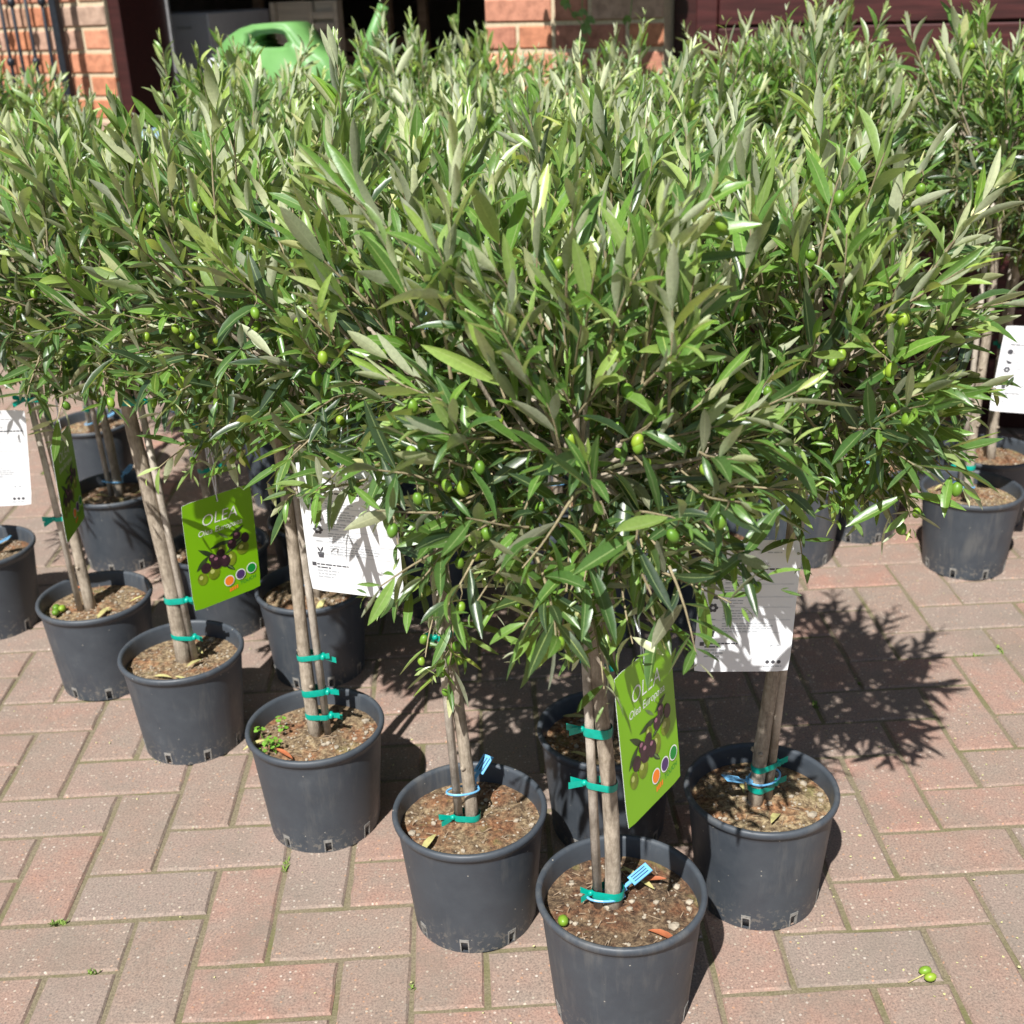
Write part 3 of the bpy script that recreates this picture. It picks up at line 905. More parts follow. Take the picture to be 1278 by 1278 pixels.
def blue_tie(parent, p1, p2, r, z, ang, L=.05, writ=True):
    """cable-tie label: loop round both posts, square lock and a printed flag"""
    c = Vector(((p1[0] + p2[0]) / 2, (p1[1] + p2[1]) / 2, z))
    hw = math.hypot(p1[0] - p2[0], p1[1] - p2[1]) / 2 + r + .003
    d = Vector((p2[0] - p1[0], p2[1] - p1[1], 0)).normalized(); w = Vector((-d.y, d.x, 0))
    mb = MB()
    mb.tube([c + d * hw * math.cos(a) + w * (r + .004) * math.sin(a) + Vector((0, 0, .004 * math.sin(a + .6))) for a in [2 * math.pi * k / 24 for k in range(25)]], .0016, 6, 0, False)
    o = Vector((math.cos(ang), math.sin(ang), 0))
    q = c + o * (hw + .001)
    t = (o + Vector((0, 0, .45))).normalized()
    s = t.cross(Vector((0, 0, 1))).normalized(); n_ = s.cross(t)
    def slab(a, b, hw_, th, mi=0):
        vs = [p + s * sx + n_ * sn for p in (a, b) for sx in (-hw_, hw_) for sn in (-th, th)]
        mb.add(vs, [(0, 2, 3, 1), (4, 5, 7, 6), (0, 1, 5, 4), (2, 6, 7, 3), (0, 4, 6, 2), (1, 3, 7, 5)], mi)
    slab(q - t * .003, q + t * .005, .0042, .003)
    slab(q + t * .0052, q + t * .015, .0025, .0008)
    slab(q + t * .0152, q + t * (.0152 + L * .62), .0085, .0007)
    for k in range(3):
        if writ:
            off = s * (-.0045 + k * .0045)
            a = q + t * .019 + off + n_ * .0009; b = q + t * (.012 + L * .6) + off + n_ * .0009
            for nn_ in (1, -1):
                mb.add([a - s * .0008 - n_ * (.0018 if nn_ < 0 else 0), b - s * .0008 - n_ * (.0018 if nn_ < 0 else 0), b + s * .0008 - n_ * (.0018 if nn_ < 0 else 0), a + s * .0008 - n_ * (.0018 if nn_ < 0 else 0)], [(0, 1, 2, 3)], 1)
    mb.tube([q + t * .001, q - t * .004 + s * .012, q - t * .012 + s * .004 - n_ * .004], .0015, 5)
    return mb.build('cable_tie_label', [M['blue'], M['navy']], parent, False)

# ------------------------------------------------------------------ trees
def build_tree(name_seed, loc, lean=(0, 0), cz=.86, R=.215, Rz=.235, ntop=10, extra=(), own_leaves=0, ties=(.19, .27), stake_side=0.0, stake=True, blue=None, potrot=0.0, density=1.0, own_olives=True, dead=2, trunk_r=.0088, bluez=.19, ls=1.0):
    root = empty('olive_tree', (loc[0], loc[1], 0))
    rg = random.Random(name_seed * 13 + 1)
    si = name_seed % 5
    po = link('pot', pot_me, root, Matrix.Rotation(potrot, 4, 'Z'))
    for k in NOTCH: link('drain_edge', edge_me, po, Matrix.Rotation(da * k, 4, 'Z'))
    link('soil', SOILS[si], root, Matrix.Rotation(potrot, 4, 'Z'))
    link('root_ball', plug_me, root)
    tag(link('grit', GRITS[si], root, Matrix.Rotation(potrot, 4, 'Z')), kind='stuff')
    c = np.array([lean[0], lean[1], cz])
    # trunk
    b0 = np.array([rg.uniform(-.012, .012), rg.uniform(-.008, .008), SOILZ - .02])
    base = np.array([lean[0] * .8, lean[1] * .8, cz - Rz * .45])
    wob = [rg.uniform(-.007, .007) for _ in range(4)]
    tp = []
    for i in range(12):
        t = i / 11
        q = b0 + (base - b0) * t + np.array([math.sin(t * 5 + wob[0] * 300) * .005 * (t * (1 - t) * 4), math.cos(t * 4.2 + wob[1] * 300) * .005 * (t * (1 - t) * 4), 0])
        tp.append(q)
    tr_ = [trunk_r * (1.22 - .3 * i / 11) * (1 + rg.uniform(-.05, .07)) for i in range(12)]
    tr_[0] *= 1.2
    tm = MB().tube([tuple(q) for q in tp], tr_, 12)
    for k in range(5):                                        # knots and pruning scars
        i = rg.randrange(2, 10); a = rg.uniform(0, 6.28)
        q = tp[i] + np.array([math.cos(a), math.sin(a), 0]) * tr_[i] * .8
        tm.tube([tuple(q), tuple(q + np.array([math.cos(a), math.sin(a), .5]) * .005)], [.0045, .0028], 7)
    tm.build('trunk', M['bark'], root, True)
    d = np.array([math.cos(stake_side), math.sin(stake_side), 0])
    sp = None
    if stake:
        off = trunk_r * 1.15 + .0058
        z1 = cz - Rz * .25
        i1 = 10
        pA = np.array([b0[0], b0[1], 0]) + d * (off + .004); pA[2] = SOILZ - .03
        pB = np.array([tp[i1][0], tp[i1][1], 0]) + d * off; pB[2] = z1
        MB().tube([tuple(pA), tuple((pA + pB) / 2 + np.array([.0006, 0, 0])), tuple(pB)], [.0062, .006, .0058], 12).build('stake', M['stake'], root, True)
        def stake_at(z): t = (z - pA[2]) / (pB[2] - pA[2]); return pA + (pB - pA) * t
    def trunk_at(z):
        for i in range(11):
            if tp[i][2] <= z <= tp[i + 1][2]:
                f = (z - tp[i][2]) / (tp[i + 1][2] - tp[i][2]); return tp[i] + (tp[i + 1] - tp[i]) * f, tr_[i]
        return tp[-1], tr_[-1]
    for k, zt in enumerate(ties):
        q, rr = trunk_at(zt)
        s_ = stake_at(zt) if stake else q
        me = band_mesh((q[0], q[1]), rr, (s_[0], s_[1]), .0062, rg.uniform(.008, .013), True, name_seed * 7 + k)
        link('tie', me, root, Matrix.Translation((0, 0, zt)))
    if blue is not None:
        q, rr = trunk_at(bluez)
        s_ = stake_at(bluez) if stake else q
        blue_tie(root, (q[0], q[1]), (s_[0], s_[1]), .011, bluez, blue)
    # limbs
    limbs = []
    top = tp[-1]
    rn = np.random.default_rng(name_seed + 500)
    limbs.append((np.array([top, top + (c - top) * .6 + rn.normal(0, .01, 3), c + np.array([0, 0, Rz * .35])]), trunk_r * .85, .003))
    for k in range(10):
        an = k * 2.4 + rn.uniform(-.3, .3)
        el = [-.1, .35, .8, .2, .6][k % 5]
        e = c + np.array([math.cos(an) * math.cos(el) * R, math.sin(an) * math.cos(el) * R, math.sin(el) * Rz]) * .72
        st = top + (c - top) * rn.uniform(0, .55)
        limbs.append((np.array([st, st + (e - st) * .45 + np.array([0, 0, -.012]) + rn.normal(0, .008, 3), e]), .0042, .0018))
    ext = [(np.array(t_) - np.array([loc[0], loc[1], 0]), np.array(s_) - np.array([loc[0], loc[1], 0]), f_) for t_, s_, f_ in extra]
    for t_, s_, f_ in ext:
        st = top + (c - top) * .2
        limbs.append((np.array([st, (st + s_) / 2 + np.array([0, 0, .01]), s_]), .0045, .0022))
    stems, leaves, olives = grow(name_seed + 40, c, R, Rz, ntop, ext, density, ls)
    link('branches', stem_mesh('branches', stems, limbs), root)
    P = np.array([l[0] for l in leaves]); D = np.array([l[1] for l in leaves]); NN = np.array([l[2] for l in leaves])
    LL = np.array([l[3] for l in leaves]); AG = np.array([l[4] for l in leaves])
    B = np.cross(NN, D)
    TI = rn.integers(0, len(TPL), len(P)); TN = np.clip(rn.normal(.45, .25, len(P)), 0, 1)
    own = np.zeros(len(P), bool)
    if own_leaves:
        W = P + np.array([loc[0], loc[1], 0])
        dv = np.array(CP) - W; dist = np.linalg.norm(dv, axis=1)
        rel = (P - c) / np.array([R, R, Rz])
        out = np.einsum('ij,ij->i', rel, dv / dist[:, None])
        facing = np.abs(np.einsum('ij,ij->i', NN, dv / dist[:, None]))
        score = out * 1.0 + facing * .5 + LL / dist * 8
        own[np.argsort(-score)[:own_leaves]] = True
    idx = np.where(~own)[0]
    allV, lcs = np.empty((len(idx), NV, 3)), np.empty((len(idx), NV, 4))
    for t in range(len(TPL)):
        s_ = np.where(TI[idx] == t)[0]; ii = idx[s_]
        V, F, uv = TPL[t]
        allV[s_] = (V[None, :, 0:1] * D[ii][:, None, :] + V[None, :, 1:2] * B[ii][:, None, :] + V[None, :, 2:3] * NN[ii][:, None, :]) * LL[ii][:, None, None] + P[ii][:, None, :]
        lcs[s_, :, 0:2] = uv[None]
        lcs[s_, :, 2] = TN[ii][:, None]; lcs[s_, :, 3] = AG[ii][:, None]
    FF = (TF[None] + (np.arange(len(idx)) * NV)[:, None, None]).reshape(-1, 3)
    tag(link('foliage', tri_mesh('foliage', allV.reshape(-1, 3), FF, lcs.reshape(-1, 4), M['leaf']), root), kind='stuff')
    for i in np.where(own)[0]:
        m = Matrix(((D[i][0] * LL[i], B[i][0] * LL[i], NN[i][0] * LL[i], P[i][0]), (D[i][1] * LL[i], B[i][1] * LL[i], NN[i][1] * LL[i], P[i][1]), (D[i][2] * LL[i], B[i][2] * LL[i], NN[i][2] * LL[i], P[i][2]), (0, 0, 0, 1)))
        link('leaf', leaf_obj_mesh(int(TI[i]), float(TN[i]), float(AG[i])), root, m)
    for q in olives:
        s_ = rg.uniform(.62, .92)
        m = Matrix.Translation(tuple(q)) @ Matrix.Rotation(rg.uniform(-.5, .5), 4, 'X') @ Matrix.Rotation(rg.uniform(-.5, .5), 4, 'Y') @ Matrix.Diagonal((s_, s_, s_, 1))
        link('olive', olive_me, root, m)
    # leaf litter on the soil
    for k in range(dead):
        a, r = rg.uniform(0, 6.28), rg.uniform(.03, .085)
        me = MB(); V, F, uv = TPL[rg.randrange(16)]
        me.add([tuple(v) for v in V], [tuple(int(x) for x in f) for f in F])
        o = me.build('fallen_leaf', M['orange_leaf'] if rg.random() < .2 else M['dry_leaf'], root, True, Matrix.Translation((r * math.cos(a), r * math.sin(a), SOILZ + .009)) @ Matrix.Rotation(rg.uniform(0, 6.28), 4, 'Z') @ Matrix.Rotation(rg.uniform(-.15, .15), 4, 'Y') @ Matrix.Scale(rg.uniform(.035, .055), 4))
    return root

def copy_tree(src, loc, rz, sc=1.0):
    r = src.copy(); C.objects.link(r)
    r.location = (loc[0], loc[1], 0); r.rotation_euler = (0, 0, rz); r.scale = (1, 1, sc)
    for ch in list(src.children):
        if ch.name.startswith('leaf') or ch.name.startswith('fallen'): continue
        c = ch.copy(); C.objects.link(c); c.parent = r
        for g in ch.children:
            d = g.copy(); C.objects.link(d); d.parent = c
    return r

G_FRONT = 'olive trees along the edge of the block'
t_front = build_tree(1, (.811, -.208), (-.045, -.02), .84, .213, .21, 8,
    [((.765, -.341, .545), (.77, -.25, .66), .25), ((.735, -.325, .56), (.76, -.24, .68), .15), ((.80, -.345, .60), (.80, -.25, .70), .05), ((.84, -.33, .66), (.82, -.24, .74), .1), ((.722, -.358, .60), (.76, -.26, .70), .1), ((.90, -.299, .655), (.83, -.24, .73), .05), ((.655, -.307, .675), (.72, -.25, .72), .1), ((.60, -.27, .90), (.70, -.24, .84), 0), ((.95, -.26, .78), (.87, -.22, .78), .05)],
    own_leaves=290, ties=(.185, .36, .44), stake_side=3.3, blue=.45, bluez=.178, potrot=.25, dead=4)
tag(t_front, 'potted olive tree with looped blue tie and a fallen green olive on its soil', 'tree', G_FRONT)
t_p4 = build_tree(2, (.615, -.02), (-.03, .01), .865, .205, .19, 8,
    [((.528, -.083, .525), (.60, -.03, .58), .35), ((.575, -.079, .455), (.60, -.03, .56), .4), ((.608, -.045, .39), (.61, -.03, .50), .4), ((.45, -.165, .715), (.55, -.08, .73), .12), ((.561, -.15, .70), (.58, -.06, .75), .2)],
    own_leaves=270, ties=(.172, .47), stake_side=3.35, blue=.95, bluez=.215, potrot=.55, dead=1, trunk_r=.0078)
tag(t_p4, 'potted olive tree with olives on low twigs and raised blue label by its stake', 'tree', G_FRONT)
t_p3 = build_tree(3, (.367, .218), (-.01, .0), .875, .205, .20, 8,
    [((.179, .194, .625), (.29, .22, .70), .35), ((.262, .216, .666), (.32, .22, .76), .3), ((.305, .19, .617), (.33, .2, .73), .3), ((.24, .16, .80), (.32, .2, .80), .1), ((.352, .15, .681), (.37, .19, .76), .1)],
    own_leaves=250, ties=(.20, .245, .31), stake_side=-.1, potrot=.1, dead=2)
tag(t_p3, 'potted olive tree with small green weeds in its soil and three teal ties close together', 'tree', G_FRONT)
t_p2 = build_tree(4, (.097, .481), (-.03, .0), .85, .20, .165, 6, [], own_leaves=240, ties=(.215, .29, .66), stake_side=-.35, potrot=.4, dead=4, blue=None, trunk_r=.0115)
tag(t_p2, 'potted olive tree with thick trunk and dry yellow leaves on soil beside green card', 'tree', G_FRONT)
t_p1 = build_tree(5, (-.123, .715), (-.05, .0), .84, .195, .165, 6, [], own_leaves=150, ties=(.36, .60), stake_side=3.5, potrot=.2, dead=4, blue=.3, bluez=.68)
tag(t_p1, 'potted olive tree leaning beside an edge-on green card with fallen olives on its soil', 'tree', G_FRONT)
t_right = build_tree(6, (1.039, -.008), (.03, -.03), .855, .192, .20, 8,
    [((1.215, -.16, .88), (1.13, -.07, .80), 0), ((1.19, -.205, .81), (1.13, -.10, .78), .05), ((1.15, -.095, .62), (1.12, -.04, .73), .4), ((1.082, -.121, .64), (1.09, -.04, .73), .05), ((1.219, -.172, .958), (1.13, -.06, .86), 0), ((1.021, -.155, .69), (1.06, -.06, .75), .1), ((1.165, -.15, .74), (1.12, -.06, .77), .2), ((1.16, -.11, .70), (1.12, -.03, .76), .25)],
    own_leaves=290, ties=(.225, .19), stake_side=.35, blue=3.5, bluez=.205, potrot=.35, dead=2)
tag(t_right, 'potted olive tree whose stake stands behind the white printed card with leaf shadows', 'tree', G_FRONT)
t_mid = build_tree(7, (.834, .166), (.0, .0), .84, .21, .205, 7, [], own_leaves=150, ties=(.3,), stake_side=2.5, potrot=.8)
tag(t_mid, 'potted olive tree in shade tucked directly behind the green card', 'tree')
t_m12 = build_tree(8, (.305, .714), (.0, .0), .84, .21, .20, 7, [], own_leaves=120, ties=(.3, .5), stake_side=3.0, potrot=.3, blue=1.4, bluez=.19)
tag(t_m12, 'potted olive tree with blue tie standing behind the sunlit white card', 'tree')
t_left = build_tree(9, (-.44, .98), (-.03, 0), .84, .20, .18, 6, [], own_leaves=0, ls=.86, density=1.12, ties=(.3,), stake_side=2.0, potrot=1.02, blue=.0, bluez=.185)
tag(t_left, 'potted olive tree cut by the picture edge with blue label lying in its pot', 'tree')
t_far = build_tree(10, (1.75, 1.035), (-.01, .03), .93, .19, .17, 6, [], own_leaves=0, ls=.86, density=1.12, ties=(.235,), stake_side=2.6, potrot=.9, blue=-1.9, bluez=.19)
tag(t_far, 'potted olive tree standing apart in sun with light straw-coloured soil and white card', 'tree')
t_t14 = build_tree(12, (.078, .93), (-.02, 0), .84, .20, .18, 6, [], own_leaves=0, ls=.86, density=1.12, ties=(.36, .46), stake_side=.4, potrot=.3)
tag(t_t14, 'potted olive tree half hidden behind the green card with two teal ties on its trunk', 'tree')
t_blk = build_tree(13, (-.232, 1.287), (-.02, 0), .80, .20, .17, 5, [], own_leaves=0, ls=.86, density=1.12, ties=(.5,), stake_side=3.0, potrot=.6, blue=1.0, bluez=.2)
tag(t_blk, 'potted olive tree in a shaded black pot behind a leaning pair of trunks', 'tree')

protos = [t_far, t_t14, t_blk, t_left]
BACK = [(.55, .97), (.85, .78), (1.12, .86), (1.38, 1.13), (.30, 1.40), (.56, 1.30), (.82, 1.12), (1.09, 1.06), (1.33, 1.35), (1.07, 1.42), (.81, 1.47), (.50, 1.66), (1.60, 1.58), (1.86, 1.56), (1.30, 1.72), (1.03, 1.80), (.74, 1.86), (2.16, 1.36), (.12, 1.62), (1.55, 1.86)]
brg = random.Random(77)
for i, (x, y) in enumerate(BACK):
    o = copy_tree(protos[i % 4], (x, y), brg.uniform(0, 6.28), {11: 1.07, 18: 1.08, 4: .97}.get(i, (1.0 if x > 1.2 else .96) * (.95 if i % 4 == 0 else 1.0) * brg.uniform(.95, 1.09)))
    tag(o, 'potted olive tree in the packed mass of crowns behind the edge trees', 'tree', 'olive trees packed in the middle of the block')
for (x, y), lab in (((.277, 1.07), 'potted olive tree whose empty-looking black pot shows just above the pot with a blue tie'), ((-.432, 1.818), 'potted olive tree in a grey sunlit pot far behind the black shaded pot'), ((1.565, 1.25), 'potted olive tree whose plain grey pot shows below drooping leaves'), ((1.89, 1.28), 'potted olive tree with blue label in the dark behind the sunlit lone pot')):
    o = copy_tree(protos[brg.randrange(4)], (x, y), brg.uniform(0, 6.28), brg.uniform(.93, .98))
    if 'group' in o: del o['group']
    tag(o, lab, 'tree')

# weeds in one pot
wr = random.Random(4)
wd = MB()
for k in range(9):
    p0 = Vector((-.075 + wr.uniform(-.012, .018), .0 + wr.uniform(-.045, .03), SOILZ))
    p1 = p0 + Vector((wr.uniform(-.012, .012), wr.uniform(-.012, .012), wr.uniform(.012, .035)))
    wd.tube([p0, p1], .0006, 4)
    for j in range(3):
        a = j * 2.1 + wr.uniform(-.3, .3)
        round_leaf(wd, p1 + Vector((math.cos(a), math.sin(a), 0)) * .005, .0045, (math.cos(a) * .3, math.sin(a) * .3, 1), (math.cos(a), math.sin(a), 0))
wd.build('weed', M['weed'], t_p3)
for (x, y) in ((-.07, .03), (-.062, .045), (-.075, .05)):
    link('olive', olive_me, t_p1, Matrix.Translation((x, y - .06, SOILZ + .012)) @ Matrix.Rotation(1.3, 4, 'X'))
link('olive', olive_me, t_front, Matrix.Translation((-.078, -.028, SOILZ + .008)) @ Matrix.Rotation(1.2, 4, 'X'))

# ------------------------------------------------------------------ printed cards
TW, TH = .125, .185
def text_mesh(txt, size, shear=0.0, align='CENTER', mat=None, bold=0.0):
    cu = bpy.data.curves.new('t', 'FONT')
    cu.body = txt; cu.size = size; cu.shear = shear; cu.align_x = align; cu.resolution_u = 3; cu.offset = bold
    o = bpy.data.objects.new('t', cu)
    me = bpy.data.meshes.new_from_object(o)
    bpy.data.objects.remove(o)
    me.materials.clear(); me.materials.append(mat)
    return me
def flat(pts, y, mb, mi=0): mb.add([(x, y, z) for x, z in pts], [tuple(range(len(pts)))], mi)
def ell(cx, cz, a, b, rot=0, n=20):
    return [(cx + a * math.cos(t) * math.cos(rot) - b * math.sin(t) * math.sin(rot), cz + a * math.cos(t) * math.sin(rot) + b * math.sin(t) * math.cos(rot)) for t in [-2 * math.pi * k / n for k in range(n)]]
def lens(x0, z0, x1, z1, w, n=7):
    dx, dz = x1 - x0, z1 - z0; l = math.hypot(dx, dz); nx, nz = -dz / l, dx / l
    up = [(x0 + dx * k / n + nx * w * math.sin(math.pi * k / n), z0 + dz * k / n + nz * w * math.sin(math.pi * k / n)) for k in range(n + 1)]
    dn = [(x0 + dx * k / n - nx * w * math.sin(math.pi * k / n), z0 + dz * k / n - nz * w * math.sin(math.pi * k / n)) for k in range(n - 1, 0, -1)]
    return up + dn
STAND = Matrix.Rotation(math.pi / 2, 4, 'X')                  # text plane (XY) -> card plane (XZ), facing -Y
def card_mesh(front, back):
    # gently curled card, corners rounded
    nx, nz = 8, 8
    mb = MB()
    r = .005
    def edge(x, z): return x, z
    vs = []
    for side in (0, 1):
        for j in range(nz + 1):
            for i in range(nx + 1):
                x, z = -TW / 2 + TW * i / nx, -TH * j / nz
                if (i in (0, nx)) and (j in (0, nz)):
                    x -= math.copysign(r * .35, x); z += (r * .35 if j else -r * .35)
                vs.append((x, -.0002 if side == 0 else .0002, z))
    W = nx + 1; O = W * (nz + 1)
    f0 = [(j * W + i, (j + 1) * W + i, (j + 1) * W + i + 1, j * W + i + 1) for j in range(nz) for i in range(nx)]
    mb.add(vs, [], 0)
    mb.f += f0; mb.m += [0] * len(f0)
    f1 = [tuple(O + q for q in reversed(f)) for f in f0]
    mb.f += f1; mb.m += [1] * len(f1)
    rim = [i for i in range(W)] + [j * W + nx for j in range(1, nz + 1)] + [nz * W + i for i in range(nx - 1, -1, -1)] + [j * W for j in range(nz - 1, 0, -1)]
    fr = [(rim[k], rim[(k + 1) % len(rim)], O + rim[(k + 1) % len(rim)], O + rim[k]) for k in range(len(rim))]
    mb.f += fr; mb.m += [2] * len(fr)
    return mb.mesh('card', [front, back, M['tag_white']])
card_green = card_mesh(M['tag_green'], M['tag_white'])
card_white = card_mesh(M['tag_white'], M['tag_green'])

def green_print(card):
    Y = -.0005
    link('lettering', text_mesh('OLEA', .0265, .22, 'CENTER', M['white_ink'], -.0002), card, Matrix.Translation((.0, Y, -.046)) @ STAND)
    link('lettering', text_mesh('Olea Europaea', .0135, .22, 'CENTER', M['white_ink']), card, Matrix.Translation((-.0, Y, -.0615)) @ STAND)
    mats = [M['plum'], M['plum_hi'], M['leaf_ink'], M['leaf_ink2'], M['olive_ink'], M['olive_hi']]
    pb = MB(); ly = [Y]
    def put(pts, mi): ly[0] -= .00002; flat(pts, ly[0], pb, mi)
    sh = lambda x, z: (x, z)
    for a in ((-.043, -.082, -.012, -.105, .004), (-.050, -.118, -.026, -.098, .0045), (-.022, -.087, .018, -.084, .0042), (.014, -.078, .042, -.066, .0035), (.004, -.105, .048, -.082, .0045), (.0, -.120, .018, -.138, .0035)): put(lens(*a), 2)
    put(lens(.006, -.104, .046, -.0835, .0015), 3); put(lens(-.006, -.064, .012, -.079, .0022), 3); put(lens(.002, -.121, .016, -.136, .0012), 3)
    for (x, z, a, b, r_) in ((-.041, -.134, .009, .0105, .2), (-.020, -.130, .0105, .0115, -.2), (.014, -.116, .0085, .0125, .0), (.036, -.105, .0115, .0105, .3), (-.002, -.094, .0075, .007, .3)):
        put(ell(x, z, a, b, r_), 4); put(ell(x - a * .25, z + b * .3, a * .38, b * .33, r_), 5)
    for (x, z, a, b, r_) in ((-.033, -.117, .009, .009, .3), (-.013, -.113, .0115, .0125, .1), (.002, -.116, .0095, .0105, .1), (-.020, -.103, .007, .0065, .2), (-.005, -.101, .0085, .0075, .4), (.017, -.091, .0085, .0085, .4), (.027, -.080, .0075, .0068, .3), (.042, -.088, .0075, .009, .2)):
        put(ell(x, z, a, b, r_), 0)
    for (x, z) in ((-.014, -.107), (.001, -.109), (.026, -.077), (-.021, -.100), (.015, -.087)): put(ell(x, z, .0034, .0026), 1)
    pb.build('olive_picture', mats, card)
    for x, z, m in ((.005, -.153, 'orange_ink'), (.0265, -.149, 'purple_ink'), (.0475, -.145, 'dgreen_ink')):
        q = MB(); flat(ell(x, z, .0095, .0095), Y - .0006, q, 0); flat(ell(x, z, .0079, .0079), Y - .0008, q, 1)
        q.build('colour_dot', [M['white_ink'], M[m]], card)
    link('lettering', text_mesh('TOUCH', .0085, .2, 'CENTER', M['dgreen_ink']), card, Matrix.Translation((.0395, Y, -.1665)) @ STAND @ Matrix.Rotation(.12, 4, 'Z'))
    q = MB()
    for k in range(4): flat([(.004 + k * .0042, -.1735 + k * .0006), (.007 + k * .0042, -.1735 + k * .0006), (.0078 + k * .0042, -.167 + k * .0006), (.0048 + k * .0042, -.167 + k * .0006)], Y, q)
    q.build('orange_print', M['orange_ink'], card)

def white_print(card):
    Y = -.0005
    link('lettering', text_mesh('Olive - Oliv', .0095, .1, 'CENTER', M['grey_ink']), card, Matrix.Translation((.0, Y, -.0345)) @ STAND)
    rg = random.Random(2)
    def words(mb, x0, x1, z, h):
        x = x0
        while x < x1:
            w = rg.uniform(.003, .009)
            w = min(w, x1 - x)
            if w > .001: flat([(x, z - h), (x + w, z - h), (x + w, z), (x, z)], Y, mb)
            x += w + .0012
    g, d = MB(), MB()
    words(d, -.045, .056, -.0385, .0021)
    z = -.050
    for blk, ends in ((3, .012), (4, .022), (3, .004), (4, .02), (4, .036)):
        for k in range(blk):
            words(g, -.030, ends - rg.uniform(0, .02), z, .0014); z -= .0037
        flat([(-.055, z + .0008), (.057, z + .0008), (.057, z + .0012), (-.055, z + .0012)], Y, g)
        z -= .0032
    for k in range(5): words(d if k < 2 else g, -.050, (-.008, -.032, -.022, -.026, -.03)[k], -.143 - k * .0046, .0019)
    words(g, .028, .052, -.1765, .0016)
    for x in (.036, .044): flat(ell(x, -.147, .0026, .0026, 0, 3), Y, g)
    words(g, .02, .038, -.016, .0016)
    g.build('small_print', M['grey_ink'], card); d.build('bold_print', M['ink'], card)
    ic = MB()
    flat(ell(-.043, -.055, .0055, .0055), Y, ic); flat(ell(-.035, -.058, .0012, .0012), Y, ic); flat(ell(-.034, -.053, .0012, .0012), Y, ic)
    flat([(-.049, -.072), (-.036, -.077), (-.038, -.081), (-.044, -.080)], Y, ic)
    for k in range(6): a = k * math.pi / 3; flat(ell(-.043 + .0042 * math.cos(a), -.093 + .0042 * math.sin(a), .0024, .0024, 0, 10), Y, ic)
    flat([(-.048, -.109), (-.038, -.109), (-.0395, -.1095), (-.0465, -.1095)], Y, ic)
    flat([(-.0475, -.126), (-.0385, -.126), (-.040, -.134), (-.046, -.134)], Y, ic); flat(lens(-.043, -.126, -.047, -.118, .0012), Y, ic); flat(lens(-.043, -.126, -.039, -.117, .0012), Y, ic)
    flat([(-.0565, -.147), (-.051, -.147), (-.051, -.1415), (-.0565, -.1415)], Y, ic)
    ic.build('icons', M['ink'], card)
    for k in range(3):
        q = MB(); flat(ell(.033 + k * .0075, -.171, .0026, .0026, 0, 14), Y, q); q.build('dot', M['ink'], card)

def hang_card(kind, loc, yaw, tilt, roll, label, knot=None, printing=True, curl=0.0):
    root = link('plant_card', None)
    root.empty_display_size = .03
    root.matrix_basis = Matrix.Translation(loc) @ Matrix.Rotation(yaw, 4, 'Z') @ Matrix.Rotation(tilt, 4, 'X') @ Matrix.Rotation(roll, 4, 'Y')
    tag(root, label, 'plant card')
    c = link('card', card_green if kind == 'green' else card_white, root)
    if printing: (green_print if kind == 'green' else white_print)(c)
    h = MB(); flat(ell(0, -.008, .0022, .0022, 0, 14), -.0006, h); h.build('punched_hole', M['ink'], c)
    inv = root.matrix_basis.inverted()
    k = Vector(knot) if knot else Vector(loc) + Vector((.005, .02, .075))
    k = inv @ k
    s = MB()
    s.tube([(0, -.002, -.009), (-.003, -.0035, .012), k * .6 + Vector((-.004, 0, 0)), k], .0009, 5)
    s.tube([(0, .002, -.009), (.003, .0025, .012), k * .55 + Vector((.004, 0, 0)), k], .0009, 5)
    s.tube([(0, -.003, -.010), (0, 0, -.0115), (0, .003, -.010)], .0009, 5)
    s.build('string', M['string'], root)
    return root
hang_card('green', (.823, -.305, .594), .933, -.12, .04, 'green OLEA picture card dappled by leaf shadow over the stake of a potted tree', (.815, -.275, .66))
hang_card('green', (.240, .312, .555), .73, .03, .01, 'bright green OLEA picture card hanging below a twig with olives by white string', (.245, .29, .655))
hang_card('white', (.493, -.100, .752), -.29, .11, .035, 'sunlit white printed care card crossed by olive leaves in front of a stake', (.50, -.07, .82))
hang_card('white', (.988, -.10, .628), .0, -.03, .05, 'white printed care card covered in leaf shadows in front of a stake', (1.0, -.08, .72))
hang_card('green', (-.09, .611, .562), 1.60, .02, .02, 'green picture card seen almost edge-on beside leaning trunks', (-.085, .62, .66))
hang_card('white', (-.215, .628, .607), .28, .03, .12, 'white care card at the side of the leaning trunks with twig shadow', (-.18, .65, .70))
hang_card('white', (1.785, .90, .592), -.2, .03, .06, 'white care card with flower icons above the pot standing apart', (1.787, .92, .68))
hang_card('white', (.057, 1.021, .534), -.5, .02, -.1, 'small-looking white card shaded behind foliage near a trunk with two teal ties', (.06, 1.0, .62))

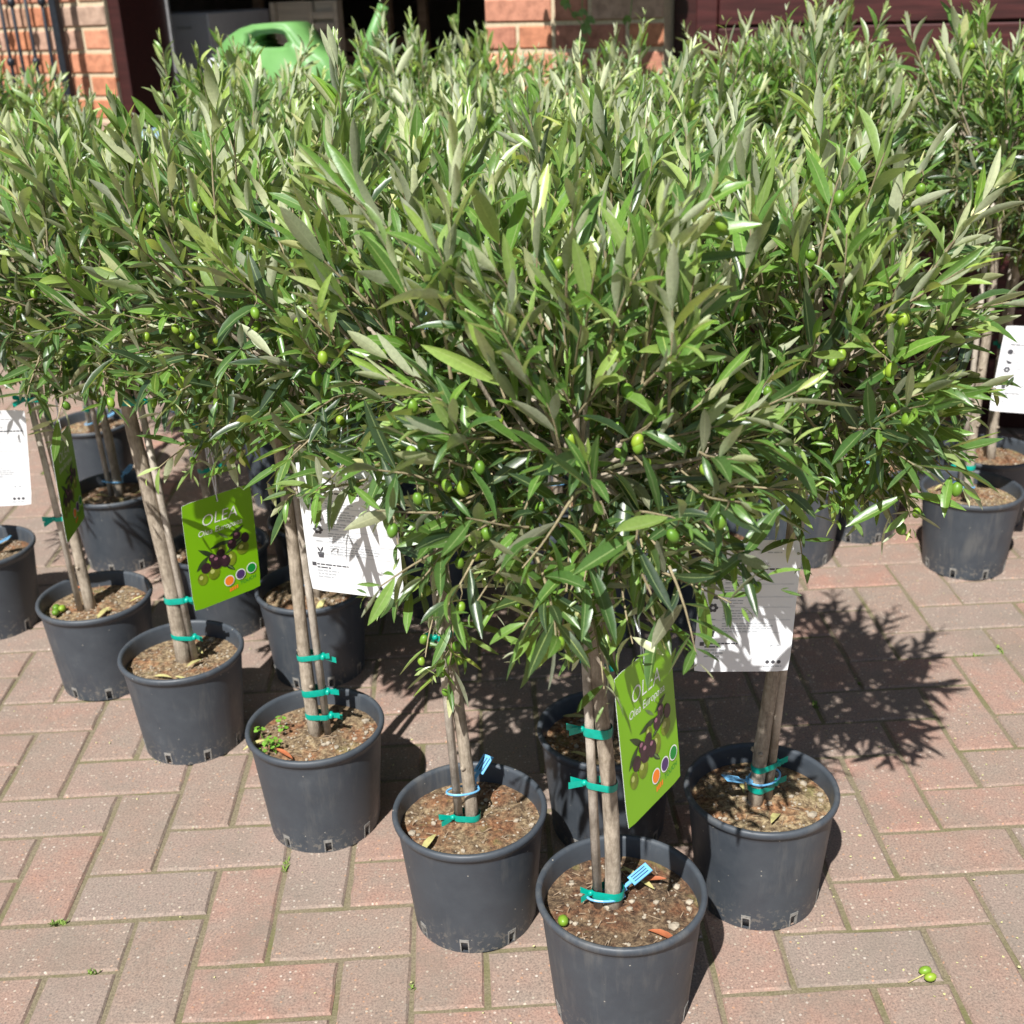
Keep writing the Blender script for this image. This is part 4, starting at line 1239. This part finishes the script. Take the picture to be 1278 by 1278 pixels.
# ------------------------------------------------------------------ small things on the paving
sprig = empty('fallen_olive_sprig', (1.225, -.203, 0))
tag(sprig, 'two small green olives on a pale stalk fallen on the paving', 'olive sprig')
for (x, y, r_) in ((.006, .006, .9), (.009, -.006, .85)): link('olive', olive_me, sprig, Matrix.Translation((x, y, .0075)) @ Matrix.Rotation(1.4, 4, 'Y') @ Matrix.Scale(r_, 4))
MB().tube([(-.022, -.008, .002), (-.006, -.002, .004), (.003, .001, .006)], .0009, 5).build('stalk', M['dry_leaf'], sprig)
gr = random.Random(31)
mo = MB()
for i in range(55):                                           # moss and seedlings in the joints
    c_ = cells[gr.randrange(280)]
    vert = c_[2]; hx, hy = (U / 2, U) if vert else (U, U / 2)
    if gr.random() < .5: px_, py_ = c_[0] + hx * gr.choice((-1, 1)), c_[1] + hy * gr.uniform(-1, 1)
    else: px_, py_ = c_[0] + hx * gr.uniform(-1, 1), c_[1] + hy * gr.choice((-1, 1))
    along = abs(px_ - c_[0]) >= hx * .999
    ext_ = gr.uniform(.004, .016)
    for k in range(gr.randrange(6, 26)):
        q = Vector((px_ + (gr.uniform(-.003, .003) if along else gr.uniform(-ext_, ext_)), py_ + (gr.uniform(-ext_, ext_) if along else gr.uniform(-.003, .003)), -.006))
        a = gr.uniform(0, 6.28); d_ = Vector((math.cos(a), math.sin(a), 0)); h_ = gr.uniform(.004, .010)
        s_ = Vector((-d_.y, d_.x, 0)) * gr.uniform(.0009, .0019)
        mo.add([q - s_, q + s_, q + d_ * h_ * .5 + s_ * .9 + Vector((0, 0, h_ * .8)), q + d_ * h_ * .8 + Vector((0, 0, h_)), q + d_ * h_ * .5 - s_ * .9 + Vector((0, 0, h_ * .8))], [(0, 1, 2, 3, 4)])
tag(mo.build('moss', M['moss']), 'tufts of green moss growing in the paving joints', 'moss', kind='stuff')
fl = MB()
for i in range(520):
    x = gr.uniform(-.3, 2.3); y = gr.uniform(-.5, 1.3)
    if gr.random() < .55: x = gr.uniform(1.05, 1.9); y = gr.uniform(-.4, .7)
    s_ = gr.uniform(.0007, .0022); a = gr.uniform(0, 6.28)
    if gr.random() < .05: s_ *= 1.8
    n_ = 5
    z_ = .0022
    fl.add([(x + s_ * gr.uniform(.6, 1.2) * math.cos(a + k * 1.257), y + s_ * gr.uniform(.6, 1.2) * math.sin(a + k * 1.257), z_ + gr.uniform(-.0004, .0008)) for k in range(n_)] + [(x, y, z_ + .0006)], [(k, (k + 1) % n_, n_) for k in range(n_)])
tag(fl.build('petal_litter', M['flake']), 'pale fallen petals scattered over the paving', 'litter', kind='stuff')
